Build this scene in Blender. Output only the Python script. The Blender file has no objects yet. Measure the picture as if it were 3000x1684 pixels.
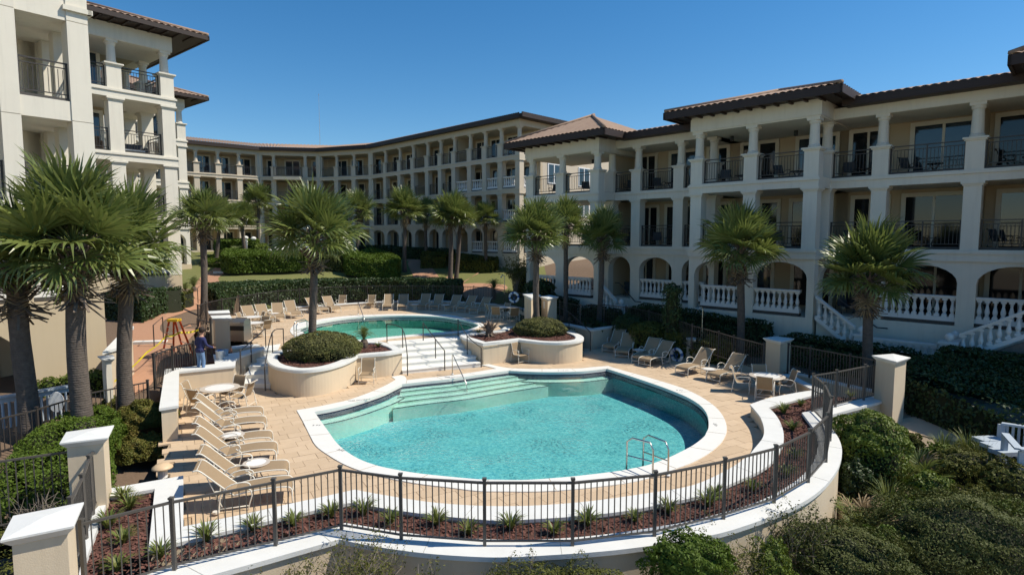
import bpy, math, random
import numpy as np
from mathutils import Vector, Matrix
from mathutils.geometry import tessellate_polygon
random.seed(7); rng = np.random.default_rng(7)
sc = bpy.context.scene; col = sc.collection
R_ = math.radians
# ------------------------------------------------------------------ camera, sky, sun
H = 6.0; F = 1716.0; PX = 1500.0; PY = 842.0; PITCH = math.atan(144 / F)
cp, sp = math.cos(PITCH), math.sin(PITCH)
cam = bpy.data.cameras.new('camera'); camo = bpy.data.objects.new('camera', cam); col.objects.link(camo)
cam.lens = 36 * F / 3000; cam.sensor_width = 36; cam.clip_end = 3000; cam.clip_start = .1
camo.location = (0, 0, H); camo.rotation_euler = (math.pi / 2 - PITCH, 0, 0); sc.camera = camo
SUN_EL, SUN_AZ = R_(52), R_(1)          # azimuth measured from +X towards +Y
sun = bpy.data.lights.new('sun', 'SUN'); sun.energy = 5.0; sun.angle = R_(.5); sun.color = (1, .925, .79)
suno = bpy.data.objects.new('sun', sun); col.objects.link(suno)
sd = Vector((math.cos(SUN_EL) * math.cos(SUN_AZ), math.cos(SUN_EL) * math.sin(SUN_AZ), math.sin(SUN_EL)))
suno.rotation_euler = sd.to_track_quat('Z', 'Y').to_euler(); suno.location = (30, 0, 60)
w = bpy.data.worlds.new('World'); sc.world = w; w.use_nodes = True
nt = w.node_tree; bg = nt.nodes['Background']; sky = nt.nodes.new('ShaderNodeTexSky'); sky.sky_type = 'NISHITA'
sky.sun_disc = False; sky.sun_elevation = SUN_EL; sky.sun_rotation = math.pi / 2 - SUN_AZ
sky.altitude = 0; sky.air_density = 1.0; sky.dust_density = 0.15; sky.ozone_density = 4.0
hs = nt.nodes.new('ShaderNodeHueSaturation'); hs.inputs['Saturation'].default_value = 1.3; hs.inputs['Hue'].default_value = .497
nt.links.new(sky.outputs[0], hs.inputs['Color']); nt.links.new(hs.outputs[0], bg.inputs[0]); bg.inputs[1].default_value = .115
vs = sc.view_settings; vs.view_transform = 'Standard'; vs.look = 'None'; vs.gamma = 1; vs.exposure = .15; vs.use_curve_mapping = False
cy = sc.cycles; cy.max_bounces = 8; cy.transparent_max_bounces = 24; cy.caustics_reflective = False; cy.caustics_refractive = False
cy.use_adaptive_sampling = True; cy.adaptive_threshold = .02
try: cy.use_denoising = True
except Exception: pass

def ray(px, py):
    a = (px - PX) / F; b = (PY - py) / F
    return (a, cp + b * sp, -sp + b * cp)
def G(px, py, z=0.0):                    # survey: where the sight line through a photo point meets the level z
    d = ray(px, py); t = (z - H) / d[2]; return (d[0] * t, d[1] * t)
def G3(px, py, z=0.0): return G(px, py, z) + (z,)
def AT(px, py, Y):                       # the point of a sight line at the distance Y
    d = ray(px, py); t = Y / d[1]; return (d[0] * t, Y, H + d[2] * t)
def lerp(a, b, t): return tuple(x + (y - x) * t for x, y in zip(a, b))
ORD = ['first', 'second', 'third', 'fourth', 'fifth', 'sixth', 'seventh', 'eighth', 'ninth', 'tenth', 'eleventh', 'twelfth', 'thirteenth', 'fourteenth',
       'fifteenth', 'sixteenth', 'seventeenth', 'eighteenth', 'nineteenth', 'twentieth', 'twenty-first', 'twenty-second', 'twenty-third', 'twenty-fourth', 'twenty-fifth', 'twenty-sixth']

# ------------------------------------------------------------------ materials
def mat(name, c, rough=.8, var=0.0, vs_=3.0, c2=None, bump=0.0, bs=60.0, metal=0.0, spec=.4, isl=0.0, obj=0.0, streak=0.0, trans=0.0):
    m = bpy.data.materials.new(name); m.use_nodes = True; n = m.node_tree.nodes; L = m.node_tree.links
    p = n['Principled BSDF']; p.inputs['Roughness'].default_value = rough; p.inputs['Metallic'].default_value = metal
    p.inputs['Specular IOR Level'].default_value = spec
    tc = n.new('ShaderNodeTexCoord'); geo = n.new('ShaderNodeNewGeometry')
    cur = n.new('ShaderNodeRGB'); cur.outputs[0].default_value = (*c, 1); out = cur.outputs[0]
    def mix(fac, a, col2, amt):
        mx = n.new('ShaderNodeMix'); mx.data_type = 'RGBA'; mm = n.new('ShaderNodeMath'); mm.operation = 'MULTIPLY'; mm.inputs[1].default_value = amt
        L.new(fac, mm.inputs[0]); L.new(mm.outputs[0], mx.inputs[0]); L.new(a, mx.inputs[6]); mx.inputs[7].default_value = (*col2, 1)
        return mx.outputs[2]
    d2 = c2 or tuple(x * .55 for x in c)
    if var:
        nz = n.new('ShaderNodeTexNoise'); nz.inputs['Scale'].default_value = vs_; nz.inputs['Detail'].default_value = 6; nz.inputs['Roughness'].default_value = .65
        L.new(geo.outputs['Position'], nz.inputs['Vector'])
        rp = n.new('ShaderNodeMapRange'); rp.inputs[1].default_value = .35; rp.inputs[2].default_value = .7
        L.new(nz.outputs[0], rp.inputs[0]); out = mix(rp.outputs[0], out, d2, var)
    if streak:
        mp = n.new('ShaderNodeMapping'); mp.inputs['Scale'].default_value = (5, 5, .35); L.new(geo.outputs['Position'], mp.inputs[0])
        nz = n.new('ShaderNodeTexNoise'); nz.inputs['Scale'].default_value = 1.2; nz.inputs['Detail'].default_value = 4; L.new(mp.outputs[0], nz.inputs['Vector'])
        rp = n.new('ShaderNodeMapRange'); rp.inputs[1].default_value = .5; rp.inputs[2].default_value = .8
        L.new(nz.outputs[0], rp.inputs[0]); out = mix(rp.outputs[0], out, tuple(x * .6 for x in c), streak)
    if isl: out = mix(geo.outputs['Random Per Island'], out, d2, isl)
    if obj:
        oi = n.new('ShaderNodeObjectInfo'); out = mix(oi.outputs['Random'], out, d2, obj)
    L.new(out, p.inputs['Base Color'])
    if bump:
        nb = n.new('ShaderNodeTexNoise'); nb.inputs['Scale'].default_value = bs; nb.inputs['Detail'].default_value = 3
        L.new(geo.outputs['Position'], nb.inputs['Vector'])
        b = n.new('ShaderNodeBump'); b.inputs['Strength'].default_value = bump; b.inputs['Distance'].default_value = .02
        L.new(nb.outputs[0], b.inputs['Height']); L.new(b.outputs[0], p.inputs['Normal'])
    if trans:
        tr = n.new('ShaderNodeBsdfTranslucent'); L.new(out, tr.inputs[0]); ms = n.new('ShaderNodeMixShader'); ms.inputs[0].default_value = trans
        L.new(p.outputs[0], ms.inputs[1]); L.new(tr.outputs[0], ms.inputs[2]); L.new(ms.outputs[0], n['Material Output'].inputs[0])
    return m
M = {}
M['white'] = mat('white_stucco', (.70, .66, .565), .85, .25, 1.1, (.57, .53, .45), .14, 45, streak=.22)
M['cream'] = mat('cream_stucco', (.64, .53, .385), .88, .25, 1.1, (.54, .43, .30), .16, 50, streak=.22)
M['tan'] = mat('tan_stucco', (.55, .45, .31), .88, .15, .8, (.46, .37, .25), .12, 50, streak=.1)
M['pale'] = mat('pale_stucco', (.60, .52, .405), .88, .2, .8, (.5, .43, .33), .1, 50, streak=.2)
M['cap'] = mat('white_cap', (.69, .69, .665), .75, .35, 2.0, (.55, .55, .52), .1, 30)
M['cop'] = mat('coping_concrete', (.73, .72, .68), .7, .3, 3.0, (.60, .59, .54), .08, 60)
M['step'] = mat('step_white', (.78, .77, .72), .7, .25, 3.0, (.62, .6, .54), .08, 60)
M['balus'] = mat('cast_white', (.74, .73, .70), .7, .2, 3.0, (.58, .57, .54), .06, 40)
M['iron'] = mat('bronze_iron', (.045, .038, .034), .45, spec=.5)
M['iron2'] = mat('grey_bronze_rail', (.085, .078, .07), .4, spec=.5)
M['frame'] = mat('furniture_frame', (.70, .66, .57), .4, spec=.5)
M['sling'] = mat('sling_mesh', (.315, .225, .135), .8, .25, 14, (.24, .17, .10), .3, 400)
M['tabletop'] = mat('table_top', (.82, .80, .76), .35, .1, 8)
M['tablerim'] = mat('table_rim', (.55, .48, .40), .4)
M['paver'] = mat('paver_stone', (.60, .455, .31), .85, .4, 4, (.47, .345, .225), .2, 60, obj=.6)
M['paver2'] = mat('paver_field', (.60, .455, .31), .85, .4, 4, (.47, .345, .225), .2, 60, isl=.6)
M['joint'] = mat('sand_joint', (.42, .32, .215), .95, .3, 20)
M['joint2'] = mat('cap_grout', (.42, .41, .38), .9)
M['mulch'] = mat('mulch', (.10, .045, .032), .95, .5, 30, (.05, .024, .018), .6, 80)
M['chip'] = mat('bark_chip', (.105, .042, .034), .9, isl=.55, c2=(.22, .10, .07))
M['pine'] = mat('brown_mulch', (.16, .11, .075), .95, .5, 12, (.09, .06, .04), .6, 60)
M['grass'] = mat('lawn', (.13, .15, .04), .95, .7, 6, (.20, .17, .07), .5, 60)
M['sand'] = mat('dune_sand', (.30, .24, .17), .95, .5, 4, (.16, .12, .08), .5, 40)
M['brickp'] = mat('brick_path', (.44, .245, .15), .9, .4, 9, (.34, .18, .11), .3, 30, isl=.35)
M['water_tile'] = mat('waterline_tile', (.015, .022, .06), .25, .3, 30)
M['trim'] = mat('door_trim', (.70, .66, .56), .6, .1)
M['glass'] = mat('window_glass', (.012, .016, .02), .06, spec=.6)
M['glass2'] = mat('window_glass_blue', (.02, .035, .05), .05, spec=.8)
M['blind'] = mat('blinds', (.05, .06, .07), .7)
M['fascia'] = mat('dark_fascia', (.035, .022, .018), .6)
M['shoe'] = mat('dark_strip', (.06, .055, .05), .6)
M['tile'] = mat('clay_tile', (.36, .255, .18), .85, .6, 2.2, (.24, .15, .105), .3, 12, isl=.35)
M['trunk'] = mat('palm_trunk', (.135, .11, .092), .95, .7, 8, (.06, .048, .04), .9, 16)
M['boot'] = mat('palm_boot', (.21, .165, .13), .9, .3, 9, isl=.7, c2=(.085, .06, .045))
M['frond'] = mat('palm_frond', (.21, .24, .065), .36, .5, 2.6, (.09, .135, .03), spec=.6, isl=.55, trans=.28)
M['frond2'] = mat('palm_frond_dry', (.30, .22, .12), .7, isl=.5, trans=.2)
M['leafA'] = mat('hedge_leaf', (.115, .17, .02), .6, .3, 2.0, (.055, .10, .010), spec=.25, isl=.6, trans=.25)
M['leafB'] = mat('dark_leaf', (.040, .072, .016), .5, .3, 2.0, (.022, .042, .010), isl=.6, trans=.15)
M['leafC'] = mat('olive_leaf', (.14, .14, .03), .65, .4, 1.4, (.065, .08, .016), spec=.2, isl=.6, trans=.2)
M['leafD'] = mat('bronze_leaf', (.20, .14, .04), .6, .75, 1.8, (.10, .14, .022), spec=.25, isl=.6, trans=.22)
M['leafE'] = mat('scrub_leaf', (.125, .13, .04), .6, .7, 1.3, (.045, .065, .012), spec=.18, isl=.7, trans=.15)
M['leafF'] = mat('bright_leaf', (.15, .20, .025), .6, .3, 2.0, (.08, .12, .012), isl=.6, trans=.25)
M['leafG'] = mat('juniper', (.165, .165, .035), .85, .7, 1.3, (.10, .10, .05), isl=.5, trans=.1)
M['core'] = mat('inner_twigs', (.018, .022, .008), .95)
M['blade'] = mat('grass_blade', (.12, .165, .03), .5, isl=.7, c2=(.20, .19, .06), trans=.2)
M['twig'] = mat('dry_twig', (.24, .20, .16), .9, isl=.5)
M['steel'] = mat('stainless', (.55, .54, .50), .25, metal=1.0)
M['steel2'] = mat('brushed_steel', (.36, .34, .32), .4, metal=.9)
M['black'] = mat('black_plastic', (.015, .015, .016), .4)
M['orange'] = mat('orange_fibreglass', (.62, .085, .02), .5)
M['yellow'] = mat('yellow_plastic', (.80, .48, .02), .5)
M['tape'] = mat('yellow_tape', (.80, .62, .03), .5)
M['alu'] = mat('aluminium', (.55, .55, .55), .35, metal=.8)
M['bwhite'] = mat('bucket_white', (.78, .78, .76), .45)
M['blue'] = mat('blue_paint', (.05, .13, .32), .5)
M['shirt'] = mat('navy_shirt', (.028, .034, .115), .9, .3, 20)
M['jeans'] = mat('denim', (.15, .25, .42), .9, .4, 14, (.09, .16, .3))
M['skin'] = mat('skin', (.48, .27, .19), .6)
M['hair'] = mat('dark_hair', (.03, .018, .012), .7)
M['ink'] = mat('grey_ink', (.06, .06, .065), .7)
M['signw'] = mat('sign_white', (.75, .76, .76), .5)
M['stoneb'] = mat('stacked_stone', (.20, .16, .13), .9, .6, 5, (.11, .09, .075), .6, 20)
M['lamp'] = mat('path_light_cap', (.62, .45, .28), .5)
M['metalw'] = mat('white_metal', (.7, .7, .68), .4)
M['greyblue'] = mat('painted_rail', (.40, .46, .52), .6)
# bark rings
def ringed(m, sc_=9):
    n = m.node_tree.nodes; L = m.node_tree.links; b = [x for x in n if x.type == 'BUMP'][0]; p = n['Principled BSDF']
    wv = n.new('ShaderNodeTexWave'); wv.bands_direction = 'Z'; wv.inputs['Scale'].default_value = sc_; wv.inputs['Distortion'].default_value = 2.5; wv.inputs['Detail'].default_value = 3
    geo = [x for x in n if x.type == 'NEW_GEOMETRY'][0]; L.new(geo.outputs['Position'], wv.inputs['Vector'])
    b2 = n.new('ShaderNodeBump'); b2.inputs['Strength'].default_value = .35; b2.inputs['Distance'].default_value = .015
    L.new(wv.outputs[1], b2.inputs['Height']); L.new(b.outputs[0], b2.inputs['Normal']); L.new(b2.outputs[0], p.inputs['Normal'])
ringed(M['trunk'], 4.5)
# pool finishes
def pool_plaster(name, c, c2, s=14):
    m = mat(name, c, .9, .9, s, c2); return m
M['speckle_plaster'] = pool_plaster('pool_plaster', (.24, .60, .60), (.02, .25, .33), 11)  # mottling paints the sun speckle under rippled water into the floor colour
M['speckle_plaster2'] = pool_plaster('pool_plaster_upper', (.26, .60, .52), (.17, .46, .41), 5)
M['pstep'] = mat('pool_step', (.62, .80, .70), .9, .25, 5)
def water(name, bscale, bstr, tint):
    m = bpy.data.materials.new(name); m.use_nodes = True; n = m.node_tree.nodes; L = m.node_tree.links; n.clear()
    out = n.new('ShaderNodeOutputMaterial'); tr = n.new('ShaderNodeBsdfTransparent'); tr.inputs[0].default_value = (*tint, 1)
    gl = n.new('ShaderNodeBsdfGlossy'); gl.inputs['Roughness'].default_value = .03; gl.inputs[0].default_value = (1, 1, 1, 1)
    fr = n.new('ShaderNodeFresnel'); fr.inputs[0].default_value = 1.33
    mx = n.new('ShaderNodeMixShader'); geo = n.new('ShaderNodeNewGeometry')
    n1 = n.new('ShaderNodeTexNoise'); n1.inputs['Scale'].default_value = bscale; n1.inputs['Detail'].default_value = 4
    n2 = n.new('ShaderNodeTexNoise'); n2.inputs['Scale'].default_value = .6; n2.inputs['Detail'].default_value = 2
    mu = n.new('ShaderNodeMath'); mu.operation = 'MULTIPLY'
    L.new(geo.outputs['Position'], n1.inputs['Vector']); L.new(geo.outputs['Position'], n2.inputs['Vector'])
    rp = n.new('ShaderNodeMapRange'); rp.inputs[1].default_value = .35; rp.inputs[2].default_value = .65; L.new(n2.outputs[0], rp.inputs[0])
    L.new(n1.outputs[0], mu.inputs[0]); L.new(rp.outputs[0], mu.inputs[1])
    b = n.new('ShaderNodeBump'); b.inputs['Strength'].default_value = bstr; b.inputs['Distance'].default_value = .05
    L.new(mu.outputs[0], b.inputs['Height']); L.new(b.outputs[0], gl.inputs['Normal']); L.new(b.outputs[0], fr.inputs['Normal'])
    L.new(fr.outputs[0], mx.inputs[0]); L.new(tr.outputs[0], mx.inputs[1]); L.new(gl.outputs[0], mx.inputs[2]); L.new(mx.outputs[0], out.inputs[0])
    return m
M['water1'] = water('pool_water', 8, 1.0, (.80, .97, .97))
M['water2'] = water('pool_water_calm', 3.0, .10, (.80, .96, .93))

# ------------------------------------------------------------------ mesh helpers
def area2(p): return sum(p[i][0] * p[(i + 1) % len(p)][1] - p[(i + 1) % len(p)][0] * p[i][1] for i in range(len(p)))
def ccw(p): return list(p) if area2(p) > 0 else list(reversed(p))
class MB:
    def __init__(s): s.v = []; s.f = []; s.m = []
    def add(s, vs, fs, mi=0):
        b = len(s.v); s.v += [tuple(v) for v in vs]
        for f in fs: s.f.append(tuple(b + i for i in f)); s.m.append(mi)
    def box(s, c, d, a=0.0, mi=0):
        x, y, z = d[0] / 2, d[1] / 2, d[2] / 2; ca, sa = math.cos(a), math.sin(a)
        vs = [(c[0] + i * ca - j * sa, c[1] + i * sa + j * ca, c[2] + k) for k in (-z, z) for i, j in ((-x, -y), (x, -y), (x, y), (-x, y))]
        s.add(vs, [(3, 2, 1, 0), (4, 5, 6, 7), (0, 1, 5, 4), (1, 2, 6, 5), (2, 3, 7, 6), (3, 0, 4, 7)], mi)
    def bx(s, x0, x1, y0, y1, z0, z1, mi=0): s.box(((x0 + x1) / 2, (y0 + y1) / 2, (z0 + z1) / 2), (x1 - x0, y1 - y0, z1 - z0), 0, mi)
    def prism(s, poly, z0, z1, mi=0, bot=False, top=True):
        p = ccw(poly); n = len(p)
        z0f = z0 if callable(z0) else (lambda x, y: z0); z1f = z1 if callable(z1) else (lambda x, y: z1)
        vs = [(q[0], q[1], z0f(*q[:2])) for q in p] + [(q[0], q[1], z1f(*q[:2])) for q in p]
        fs = [(i, (i + 1) % n, n + (i + 1) % n, n + i) for i in range(n)]
        T = tessellate_polygon([[Vector((q[0], q[1], 0)) for q in p]])
        for t in T:
            a, b, c = (p[i] for i in t)
            if (b[0] - a[0]) * (c[1] - a[1]) - (b[1] - a[1]) * (c[0] - a[0]) < 0: t = (t[0], t[2], t[1])
            if top: fs.append(tuple(n + i for i in t))
            if bot: fs.append(tuple(reversed(t)))
        s.add(vs, fs, mi)
    def wall(s, prof, d0, d1, mi=0):       # profile in (s, z) extruded along local y
        p = ccw(prof); n = len(p); T = tessellate_polygon([[Vector((q[0], q[1], 0)) for q in p]])
        vs = [(q[0], d0, q[1]) for q in p] + [(q[0], d1, q[1]) for q in p]
        fs = [(i, (i + 1) % n, n + (i + 1) % n, n + i) for i in range(n)]
        for t in T:
            a, b, c = (p[i] for i in t)
            if (b[0] - a[0]) * (c[1] - a[1]) - (b[1] - a[1]) * (c[0] - a[0]) < 0: t = (t[0], t[2], t[1])
            fs.append(tuple(t)); fs.append(tuple(n + i for i in reversed(t)))
        s.add(vs, fs, mi)
    def ring(s, outer, inner, z0, z1, mi=0):
        o, i_ = ccw(outer), ccw(inner); n, m = len(o), len(i_)
        T = tessellate_polygon([[Vector((q[0], q[1], 0)) for q in o], [Vector((q[0], q[1], 0)) for q in i_]])
        al = o + i_; fs = []
        for t in T:
            a, b, c = (al[k] for k in t)
            if (b[0] - a[0]) * (c[1] - a[1]) - (b[1] - a[1]) * (c[0] - a[0]) < 0: t = (t[0], t[2], t[1])
            fs.append(tuple(t)); fs.append(tuple(n + m + k for k in reversed(t)))
        vs = [(q[0], q[1], z1) for q in al] + [(q[0], q[1], z0) for q in al]; N = n + m
        fs += [(k, N + k, N + (k + 1) % n, (k + 1) % n) for k in range(n)]
        fs += [(n + k, n + (k + 1) % m, N + n + (k + 1) % m, N + n + k) for k in range(m)]
        s.add(vs, fs, mi)
    def tube(s, pts, r, n=6, mi=0, caps=True):
        pts = [Vector(p) for p in pts]; rs = r if isinstance(r, (list, tuple)) else [r] * len(pts)
        vs = []; up = Vector((0, 0, 1)); prev = None
        for i, p in enumerate(pts):
            t = (pts[min(i + 1, len(pts) - 1)] - pts[max(i - 1, 0)])
            t = t.normalized() if t.length > 1e-9 else Vector((0, 0, 1))
            if prev is None: u = t.cross(up) if abs(t.z) < .95 else t.cross(Vector((1, 0, 0)))
            else: u = prev - t * prev.dot(t)
            u.normalize(); prev = u; v = t.cross(u)
            for k in range(n):
                a = 2 * math.pi * k / n; vs.append(p + (u * math.cos(a) + v * math.sin(a)) * rs[i])
        fs = [(i * n + k, i * n + (k + 1) % n, (i + 1) * n + (k + 1) % n, (i + 1) * n + k) for i in range(len(pts) - 1) for k in range(n)]
        if caps: fs += [tuple(reversed(range(n))), tuple((len(pts) - 1) * n + k for k in range(n))]
        s.add(vs, fs, mi)
    def lathe(s, prof, n=12, o=(0, 0, 0), mi=0):
        vs = [(o[0] + r * math.cos(2 * math.pi * k / n), o[1] + r * math.sin(2 * math.pi * k / n), o[2] + z) for r, z in prof for k in range(n)]
        fs = [(i * n + k, i * n + (k + 1) % n, (i + 1) * n + (k + 1) % n, (i + 1) * n + k) for i in range(len(prof) - 1) for k in range(n)]
        fs += [tuple(reversed(range(n))), tuple((len(prof) - 1) * n + k for k in range(n))]
        s.add(vs, fs, mi)
    def strip(s, A, B, mi=0, closed=False):
        n = len(A); m = n if closed else n - 1
        s.add(list(A) + list(B), [(i, (i + 1) % n, n + (i + 1) % n, n + i) for i in range(m)], mi)
    def mesh(s, name, mats, smooth=False):
        me = bpy.data.meshes.new(name); me.from_pydata(s.v, [], s.f)
        for m in (mats if isinstance(mats, (list, tuple)) else [mats]): me.materials.append(m)
        if any(s.m): me.polygons.foreach_set('material_index', s.m)
        if smooth: me.polygons.foreach_set('use_smooth', [True] * len(me.polygons))
        me.update(); return me
def ob(name, me, parent=None, loc=(0, 0, 0), rz=0.0, rot=None, scale=None):
    o = bpy.data.objects.new(name, me); col.objects.link(o)
    if parent: o.parent = parent
    o.location = loc; o.rotation_euler = rot if rot else (0, 0, rz)
    if scale: o.scale = scale
    return o
def tag(o, label, cat, group=None):
    o['label'] = label; o['category'] = cat
    if group: o['group'] = group
    return o
def thing(name, label, cat, loc=(0, 0, 0), rz=0.0, group=None): return tag(ob(name, None, None, loc, rz), label, cat, group)
def struct(o): o['kind'] = 'structure'; return o
def stuff(o): o['kind'] = 'stuff'; return o
def npmesh(name, V, Fq, mats, mi=None):
    me = bpy.data.meshes.new(name); nv, nf = len(V), len(Fq); k = Fq.shape[1]
    me.vertices.add(nv); me.vertices.foreach_set('co', np.ascontiguousarray(V, dtype=np.float32).ravel())
    me.loops.add(nf * k); me.loops.foreach_set('vertex_index', np.ascontiguousarray(Fq, dtype=np.int32).ravel())
    me.polygons.add(nf); me.polygons.foreach_set('loop_start', np.arange(0, nf * k, k, dtype=np.int32)); me.polygons.foreach_set('loop_total', np.full(nf, k, dtype=np.int32))
    for m in (mats if isinstance(mats, (list, tuple)) else [mats]): me.materials.append(m)
    if mi is not None: me.polygons.foreach_set('material_index', np.ascontiguousarray(mi, dtype=np.int32))
    me.update(calc_edges=True); me.validate(); return me
def smooth(pts, closed=True, sub=4, corner=38):
    n = len(pts); out = []
    def isc(i):
        if not closed and i in (0, n - 1): return True
        a, b, c = pts[i - 1], pts[i], pts[(i + 1) % n]
        d = math.atan2(c[1] - b[1], c[0] - b[0]) - math.atan2(b[1] - a[1], b[0] - a[0])
        return abs((d + math.pi) % (2 * math.pi) - math.pi) > R_(corner)
    cs = [isc(i) for i in range(n)]
    for i in range(n if closed else n - 1):
        p1, p2 = pts[i], pts[(i + 1) % n]
        p0 = pts[i - 1] if not cs[i] else p1; p3 = pts[(i + 2) % n] if not cs[(i + 1) % n] else p2
        for k in range(sub):
            t = k / sub; t2, t3 = t * t, t * t * t
            out.append(tuple(.5 * (2 * b + (c - a) * t + (2 * a - 5 * b + 4 * c - d) * t2 + (3 * b - a - 3 * c + d) * t3) for a, b, c, d in zip(p0, p1, p2, p3)))
    if not closed: out.append(tuple(pts[-1]))
    return out
def offset(poly, d):                      # positive = outwards
    p = ccw(poly); n = len(p); out = []
    for i in range(n):
        a, b, c = p[i - 1], p[i], p[(i + 1) % n]
        def nrm(u, v):
            l = math.hypot(v[0] - u[0], v[1] - u[1]) or 1e-9; return ((v[1] - u[1]) / l, -(v[0] - u[0]) / l)
        n1, n2 = nrm(a, b), nrm(b, c); k = 1 + n1[0] * n2[0] + n1[1] * n2[1]; k = max(k, .5)
        out.append((b[0] + (n1[0] + n2[0]) / k * d, b[1] + (n1[1] + n2[1]) / k * d))
    return out
def inside(P, poly):
    P = np.atleast_2d(np.asarray(P, float)); x, y = P[:, 0], P[:, 1]; r = np.zeros(len(P), bool); n = len(poly)
    for i in range(n):
        x1, y1 = poly[i][0], poly[i][1]; x2, y2 = poly[(i + 1) % n][0], poly[(i + 1) % n][1]
        if y1 == y2: continue
        c = ((y1 > y) != (y2 > y)) & (x < (x2 - x1) * (y - y1) / (y2 - y1) + x1); r ^= c
    return r
def edist(P, poly):
    P = np.atleast_2d(np.asarray(P, float)); d = np.full(len(P), 1e9); n = len(poly)
    for i in range(n):
        a = np.array(poly[i][:2]); b = np.array(poly[(i + 1) % n][:2]); ab = b - a; L = max(ab @ ab, 1e-12)
        t = np.clip(((P - a) @ ab) / L, 0, 1); d = np.minimum(d, np.hypot(*(P - a - t[:, None] * ab).T))
    return d
def GP(lst, z): return [G(x, y, z) for x, y in lst]
UNIT = MB(); UNIT.box((0, 0, 0), (1, 1, 1))
def unit(m):
    k = 'unit_' + m.name
    return bpy.data.meshes.get(k) or UNIT.mesh(k, m)
def bar(name, a, b, w, h, m, parent=None):  # a straight bar between two points, as a scaled shared box
    a, b = Vector(a), Vector(b); d = b - a
    o = ob(name, unit(m), parent, (a + b) / 2); o.rotation_euler = d.to_track_quat('X', 'Z').to_euler(); o.scale = (d.length, w, h); return o
# ------------------------------------------------------------------ survey of the terraces
ZU, ZW, ZB = .85, 1.05, .42               # upper deck, planter and wall tops, low bench and outer wall tops
p1_out = smooth(GP([(869, 1201), (924, 1192), (975, 1181.5), (1017, 1172), (1062, 1157), (1103, 1141), (1140, 1123), (1159, 1111.6), (1147, 1103), (1173, 1099), (1186, 1102), (1192, 1113),
    (1246, 1107), (1316, 1100), (1394, 1089), (1454, 1079.6), (1410, 1068), (1431, 1066), (1482, 1076.7), (1530, 1079.6), (1588, 1080.5), (1646, 1079.6), (1700, 1078.6), (1739, 1074.7), (1781.5, 1071.8),
    (1826, 1085), (1894, 1103.8), (1952, 1121), (2010.6, 1140.7), (2059, 1165), (2094, 1190), (2115, 1213.5), (2127, 1239), (2129, 1262), (2123, 1280), (2110, 1299), (2077, 1327), (2030, 1353), (1981, 1372), (1922, 1394), (1850, 1412),
    (1775, 1422.6), (1679, 1433), (1580, 1439), (1475, 1439), (1400, 1437.6), (1315, 1427), (1210, 1413.6), (1099, 1391), (1015, 1362.5), (955, 1328), (925, 1304), (908, 1275), (887, 1233)], .02))
p1_in = smooth(GP([(921, 1206), (975, 1196), (1033, 1181.5), (1091, 1163), (1130, 1148.5), (1159, 1134), (1177.5, 1125), (1246, 1117.5), (1316.5, 1110.5), (1394, 1099), (1491, 1085.4), (1530, 1087.7), (1588, 1089.7), (1646, 1089.7), (1700, 1088), (1739, 1084.4), (1777.6, 1079.6),
    (1826, 1095), (1894, 1117.4), (1952, 1137.8), (2010.6, 1162), (2045.5, 1182.5), (2065, 1202), (2074.6, 1223), (2076, 1250), (2069, 1268), (2061, 1280.5), (2030.5, 1303.8), (1993, 1323.7), (1956, 1341), (1900, 1361), (1850, 1372), (1790, 1382), (1670, 1395.6), (1550, 1404.6),
    (1460, 1404.6), (1400, 1403), (1300, 1394), (1210, 1383.6), (1120, 1367), (1060, 1347.5), (1015, 1322), (985, 1295), (961, 1262), (940, 1233)], .02))
p2_out = smooth(GP([(850, 966.5), (869.4, 947), (908, 940), (966.5, 930.5), (1044, 923.4), (1141, 920.3), (1238, 920.3), (1315.8, 922.8), (1358, 930.6), (1397, 942), (1424, 952), (1393, 963.6), (1374, 971.4), (1300, 978), (1238, 982), (1141, 992.7), (1102, 999), (1030, 1004), (940, 1004), (884, 999), (860, 982)], ZU + .02))
p2_in = smooth(GP([(878, 964.5), (894.6, 955.8), (931.5, 945), (986, 935.4), (1044, 929.6), (1121.7, 925.7), (1199, 924.7), (1277, 926.7), (1325.5, 932.5), (1358, 938.4), (1387, 946), (1401, 954), (1368, 965.6), (1329, 970.4), (1300, 972.4), (1238, 977), (1141, 986), (1092.6, 990.7), (1034, 996.5), (960, 996), (908, 986), (889, 974)], ZU + .02))
pl_left = smooth(GP([(780, 1046), (789, 1036), (822, 1024), (870, 1014), (960, 1004), (1030, 1000), (1091, 999), (1122, 1001), (1161, 1013), (1182, 1026), (1141, 1033), (1095, 1037), (1048, 1041), (1040, 1047), (1013, 1060), (975, 1072), (936, 1079.6), (897, 1083.5), (858, 1083.5), (819, 1077), (800, 1071), (785, 1061)], ZW))
pl_right = smooth(GP([(1346.6, 981), (1358, 976), (1409, 972), (1461, 965.6), (1475, 958), (1494, 956), (1560, 954), (1610, 958), (1643.6, 964.6), (1678.5, 971.4), (1703.7, 981), (1710.5, 989), (1703.7, 995.7), (1678.5, 1000.5), (1639.7, 1003.4), (1591, 1002.5), (1552, 998.6), (1519, 994.7), (1465, 1001.5), (1414.5, 1006.3), (1393, 1000.5), (1374, 994.7), (1356, 989)], ZW))
bench_in = [(537, 1541), (727, 1502), (832, 1478), (935, 1456), (1039, 1433), (1120, 1448), (1255, 1469), (1390, 1479.6), (1520, 1481), (1640, 1475), (1760, 1463), (1900, 1443), (2030, 1420), (2133, 1374), (2191, 1334), (2210, 1313), (2235, 1280.5), (2238, 1252.6), (2228, 1222), (2212, 1201), (2197, 1184), (2250, 1166), (2331, 1150), (2376, 1143)]
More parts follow.
